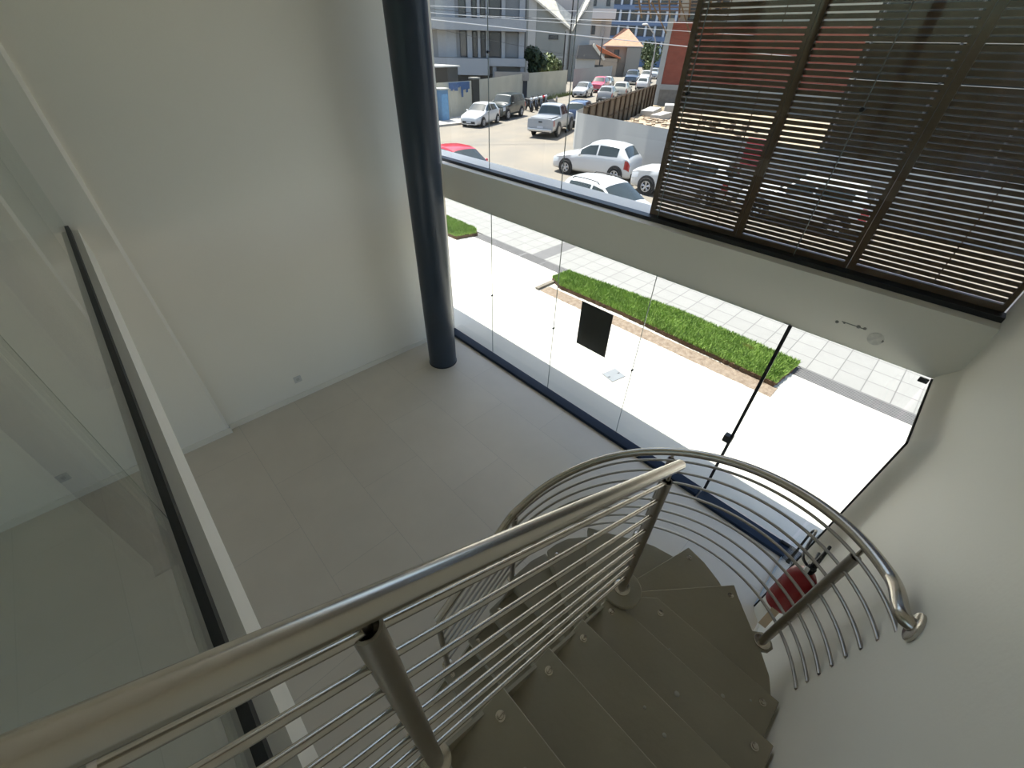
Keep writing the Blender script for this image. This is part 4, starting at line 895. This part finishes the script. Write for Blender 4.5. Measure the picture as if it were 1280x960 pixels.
# terracotta roofed house
terra = mat('terracotta', (0.52, 0.27, 0.17), 0.85, noise=0.25, nscale=2.5); terra2 = mat('orange_tiles', (0.50, 0.155, 0.07), 0.85, noise=0.2, nscale=3)
az, ln = frame_at((76.57, 56.23), (80.03, 51.19))
g = thing('tiled_house', 'small rendered house with a hipped terracotta roof at the end of the street', 'house', (76.57, 56.23, 0), az)
bx(g, 'wall', mat('house_taupe', (0.36, 0.31, 0.26), 0.9, noise=0.15), (0, 0, 0), (6.0, 5.5, 4.3))
MB().add([(-0.5, -0.6, 4.2), (6.5, -0.6, 4.2), (6.5, 6, 4.2), (-0.5, 6, 4.2), (2.7, 2.4, 6.6), (3.5, 2.9, 6.6)], [(3, 2, 1, 0), (0, 1, 5, 4), (1, 2, 5), (2, 3, 4, 5), (3, 0, 4)]).build('roof', terra, g)
bx(g, 'eaves', house_l, (-0.5, -0.62, 4.08), (6.5, -0.5, 4.22)); win(g, 1.6, 2.5, 2.7, 3.7, conc_d); bx(g, 'side_wing', mat('wing_grey', (0.30, 0.29, 0.26), 0.9, noise=0.2), (3.8, -0.8, 0), (6.2, 0, 4.0))
MB().extrude([(-1.6, -2.4, 4.3), (2.9, -2.4, 2.6), (2.9, -2.4, 2.45), (-1.6, -2.4, 3.5)], (0, 2.4, 0)).build('lean_to_roof', terra2, g)
bx(g, 'lean_to_wall', mat('lean_to_wall', (0.40, 0.33, 0.26), 0.9, noise=0.1), (-1.4, -2.2, 0), (2.4, 0, 2.5))
# blue gridded block
az, ln = frame_at((120.5, 89.3), (129.4, 75.8))
blue_w = mat('block_blue', (0.15, 0.21, 0.33), 0.8, noise=0.08); pale_p = mat('pier_pale', (0.52, 0.56, 0.62), 0.8)
g = thing('office_block', 'large blue block with a grid of pale piers and dark windows on the skyline', 'building', (120.5, 89.3, 0), az)
bx(g, 'wall', blue_w, (-6, 0.3, 0), (30, 12, 22))
for z in range(6):
    zz = 3.2+z*3.15
    bx(g, 'floor_band', blue_w, (-6, -0.4, zz-0.9), (30, 0.35, zz))
    for k in range(13):
        x = -4+k*2.4
        if z < 5: win(g, x+0.55, x+2.3, zz+0.1, zz+2.1, blue_w, 0.25); bx(g, 'pier', pale_p, (x, -0.3, zz), (x+0.5, 0.35, zz+2.25))
# brick corner building with timber canopy
brick = brick_mat('red_brick', (0.30, 0.075, 0.045), (0.24, 0.058, 0.036), (0.20, 0.10, 0.075), 1.0, 0.32, 0.12)
az, ln = frame_at((39.75, 23.14), (41.18, 20.51))
g = thing('brick_building', 'red brick building with a grey base and a timber canopy behind the site', 'building', (39.75, 23.14, 0), az)
bx(g, 'wall', brick, (0.25, 0, 1.33), (15.5, 7, 5.7)); bx(g, 'corner_pier', mat('pier_grey', (0.40, 0.40, 0.38), 0.85, noise=0.1), (-0.15, -0.08, 0), (0.28, 6, 5.9)); bx(g, 'base', mat('site_netting', (0.26, 0.235, 0.20), 0.9, noise=0.3, nscale=3), (0.2, -0.06, 0), (15.5, 6.8, 1.33))
bx(g, 'sill_band', mat('band_concrete', (0.36, 0.35, 0.32), 0.85), (0.25, -0.1, 1.25), (15.5, 0, 1.62)); bx(g, 'upper_wall', mat('upper_cream', (0.42, 0.39, 0.31), 0.85, noise=0.1), (0.6, 0.4, 5.7), (15.5, 6.5, 9))
for x0 in (1.3, 3.2): win(g, x0, x0+0.9, 5.8, 7.0, conc_d, 0.36)
tim = mat('canopy_timber', (0.22, 0.145, 0.085), 0.85, noise=0.25, nscale=3); can = mat('canopy_board', (0.50, 0.41, 0.29), 0.85, noise=0.15)
for k in range(9):
    x = -2.6+k*0.75
    MB().tube([(x, -2.6, 7.0), (x+0.25, 0.6, 5.95)], 0.07, 6).build('canopy_rafter', tim, g)
for k in range(6):
    y = -2.5+k*0.55; zz = 7.05-0.325*(y+2.6)
    bx(g, 'canopy_batten', can if k < 2 else tim, (-2.9, y, zz), (4.2, y+0.10, zz+0.06))
bx(g, 'canopy_fascia', can, (-2.9, -2.75, 6.95), (4.2, -2.65, 7.35))
for k in (0, 3, 6): MB().tube([(0.2+k*0.6, 0.35, 4.6), (-1.6+k*0.7, -1.9, 6.75)], 0.05, 6).build('canopy_strut', tim, g)
# building behind the slatted screens, its shade put into a near-black colour
g = thing('shaded_building', 'building coloured dark as in shade behind the site fence, seen through the slats', 'building', (23.4, 5.3, 0), math.radians(-90))
wall_shade = mat('shaded_wall', (0.022, 0.021, 0.018), 0.95, noise=0.3, nscale=1.5)
bx(g, 'wall', wall_shade, (0, 0, 0), (16, 9, 9)); 
for zz in (3.2, 4.35): bx(g, 'scaffold_board', mat('board_pale', (0.42, 0.40, 0.36), 0.8), (0.0, -0.12, zz), (16, 0, zz+0.05))
for k in range(6): MB().tube([(0.2+k*2.6, -0.1, 0), (0.2+k*2.6, -0.1, 9)], 0.05, 6).build('scaffold_pole', conc_d, g)

# ------------------------------------------------------------------ greenery
leaf_d = mat('leaf_dark', (0.045, 0.075, 0.028), 0.7, noise=0.6, nscale=3); leaf_l = mat('leaf_light', (0.16, 0.20, 0.06), 0.7, noise=0.5, nscale=3); leaf_m = mat('leaf_mid', (0.09, 0.125, 0.045), 0.7, noise=0.5, nscale=3); bark = mat('bark', (0.12, 0.09, 0.06), 0.95, noise=0.3)
def tree(name, label, x, y, z0, z1, r, m_, seed, n_=900, ls=0.22, cat='tree'):
    t = thing(name, label, cat, (x, y, -0.01)); rnd = random.Random(seed)
    MB().tube([(0, 0, 0), (0.05, 0.02, z0), (0, 0, z0+(z1-z0)*0.6)], [0.12, 0.10, 0.04], 8).build('trunk', bark, t)
    c = MB(); lobes = [(rnd.uniform(-.5, .5)*r, rnd.uniform(-.5, .5)*r, z0+(z1-z0)*rnd.uniform(.25, .8), rnd.uniform(.4, .65)*r) for _ in range(9)]
    for i in range(n_):
        lx, ly, lz, lr = rnd.choice(lobes); d = V3((rnd.gauss(0, 1), rnd.gauss(0, 1), rnd.gauss(0, .9))).normalized()*lr*rnd.uniform(.7, 1.05)
        p = V3((lx, ly, lz))+d; a = V3((rnd.gauss(0, 1), rnd.gauss(0, 1), rnd.gauss(0, 1))).normalized(); b = a.cross(d.normalized()); 
        if b.length < .1: continue
        b.normalize(); c.add([p-a*ls, p+b*ls*.6, p+a*ls, p-b*ls*.6], [(0, 1, 2, 3)])
    c.build('crown', m_, t)
tree('tree', 'dark green tree against the gabled house, beside the grey apartment block', 36.2, 34.65, 1.4, 4.1, 1.05, leaf_d, 1, 1100)
tree('shrub', 'light green shrub showing above the long hoarding in front of the gabled house', 40.3, 36.7, 1.0, 3.35, 1.45, leaf_l, 2, 1300, cat='shrub')
tree('shrub', 'smaller light green shrub next to the pale slatted fence', 43.6, 38.6, 0.9, 2.9, 0.9, leaf_m, 3, 700, cat='shrub')
tree('tree', 'round green tree at the top of the street below the blue block', 95.2, 58.9, 0.6, 5.0, 2.6, leaf_m, 4, 1300, 0.28)
tree('bush', 'low yellowish bush under the round tree at the top of the street', 80.5, 49.5, 0.3, 2.3, 0.8, leaf_l, 5, 500, 0.2, cat='bush')
for (x0, y0, x1, y1, lb, s_) in ((33.5, 31.6, 42.0, 34.5, 'weeds along the foot of the long hoarding', 6),):
    w_ = MB(); rnd = random.Random(s_)
    for i in range(260):
        u = rnd.random()**0.7; x = x0+(x1-x0)*u+rnd.uniform(-.2, .2); y = y0+(y1-y0)*u+rnd.uniform(-.3, .1); h_ = rnd.uniform(.1, .45)
        w_.add([(x-.06, y, 0), (x+.06, y, 0), (x+rnd.uniform(-.1, .1), y+rnd.uniform(-.1, .1), h_)], [(0, 1, 2)])
    tag(w_.build('weeds', leaf_l), lb, 'weeds', kind='stuff')

# ------------------------------------------------------------------ poles and overhead cables
pole_m = mat('pole_dark', (0.05, 0.048, 0.045), 0.85, noise=0.2); pole_l = mat('pole_pale', (0.42, 0.42, 0.41), 0.7, noise=0.1)
def pole(name, label, x, y, h, m_, r=0.09, arms=True):
    t = thing(name, label, 'pole', (x, y, -0.01)); MB().lathe([(r*1.2, 0), (r*.8, h)], n=10).build('shaft', m_, t)
    if arms: box((-0.7, -0.05, h-0.5), (0.7, 0.05, h-0.4)).build('crossarm', m_, t)
    return t
pole('utility_pole', 'thin dark pole in front of the gabled house wall', 42.3, 36.3, 5.15, pole_m, 0.08, False)
pole('utility_pole', 'tall dark utility pole with a crossarm at the valley of the gabled house', 53.4, 45.0, 9.5, pole_m, 0.10)
pole('utility_pole', 'dark utility pole in front of the beige building and tiled house', 58.5, 43.6, 5.1, pole_m, 0.09, False)
t = thing('street_lamp', 'pale street lamp beside the brick building corner', 'street lamp', (51.3, 31.0, -0.01))
MB().lathe([(0.13, 0), (0.09, 3.2)], n=12).build('column', pole_l, t); MB().tube([(0, 0, 3.2), (0.0, 0.05, 4.4), (-0.3, 0.3, 5.2), (-0.9, 0.9, 5.9)], 0.06, 8).build('arm', pole_l, t); MB().ball((-1.1, 1.1, 5.95), 0.25, 10, (1.4, 1.4, 0.4)).build('lantern', pole_l, t)
cable_l = mat('cable_pale', (0.62, 0.62, 0.62), 0.5); cable_d = mat('cable_black', (0.03, 0.03, 0.03), 0.6)
def cable(label, a, b, sag, r, m_):
    t = thing('overhead_cable', label, 'cable', a, 0, 'overhead cables across the street'); d = V3(b)-V3(a)
    MB().tube([d*(i/24)+V3((0, 0, -4*sag*(i/24)*(1-i/24))) for i in range(25)], r, 6).build('wire', m_, t)
cable('lowest and thickest pale cable, crossing the gabled house', (5.50, 27.55, 5.54), (32.80, 9.41, 3.75), 0.1, 0.022, cable_l)
cable('topmost pale cable across the grey apartment block', (5.72, 27.22, 5.32), (32.52, 9.94, 5.50), 0.1, 0.013, cable_l)
cable('pale cable that runs between the topmost and the thickest one', (5.94, 28.50, 5.53), (33.71, 9.94, 4.61), 0.12, 0.013, cable_l)
cable('thin dark cable dipping to the valley of the gabled house', (4.05, 21.24, 5.35), (38.92, 25.86, 5.42), 0.1, 0.012, cable_d)
cable('pale cable starting at the edge of the grey block', (28.74, 39.74, 5.97), (27.31, 6.94, 4.94), 0.1, 0.012, cable_l)
cable('thin dark service cable falling towards the shrub', (4.12, 20.96, 5.68), (44.14, 29.61, 2.75), 0.2, 0.01, cable_d)
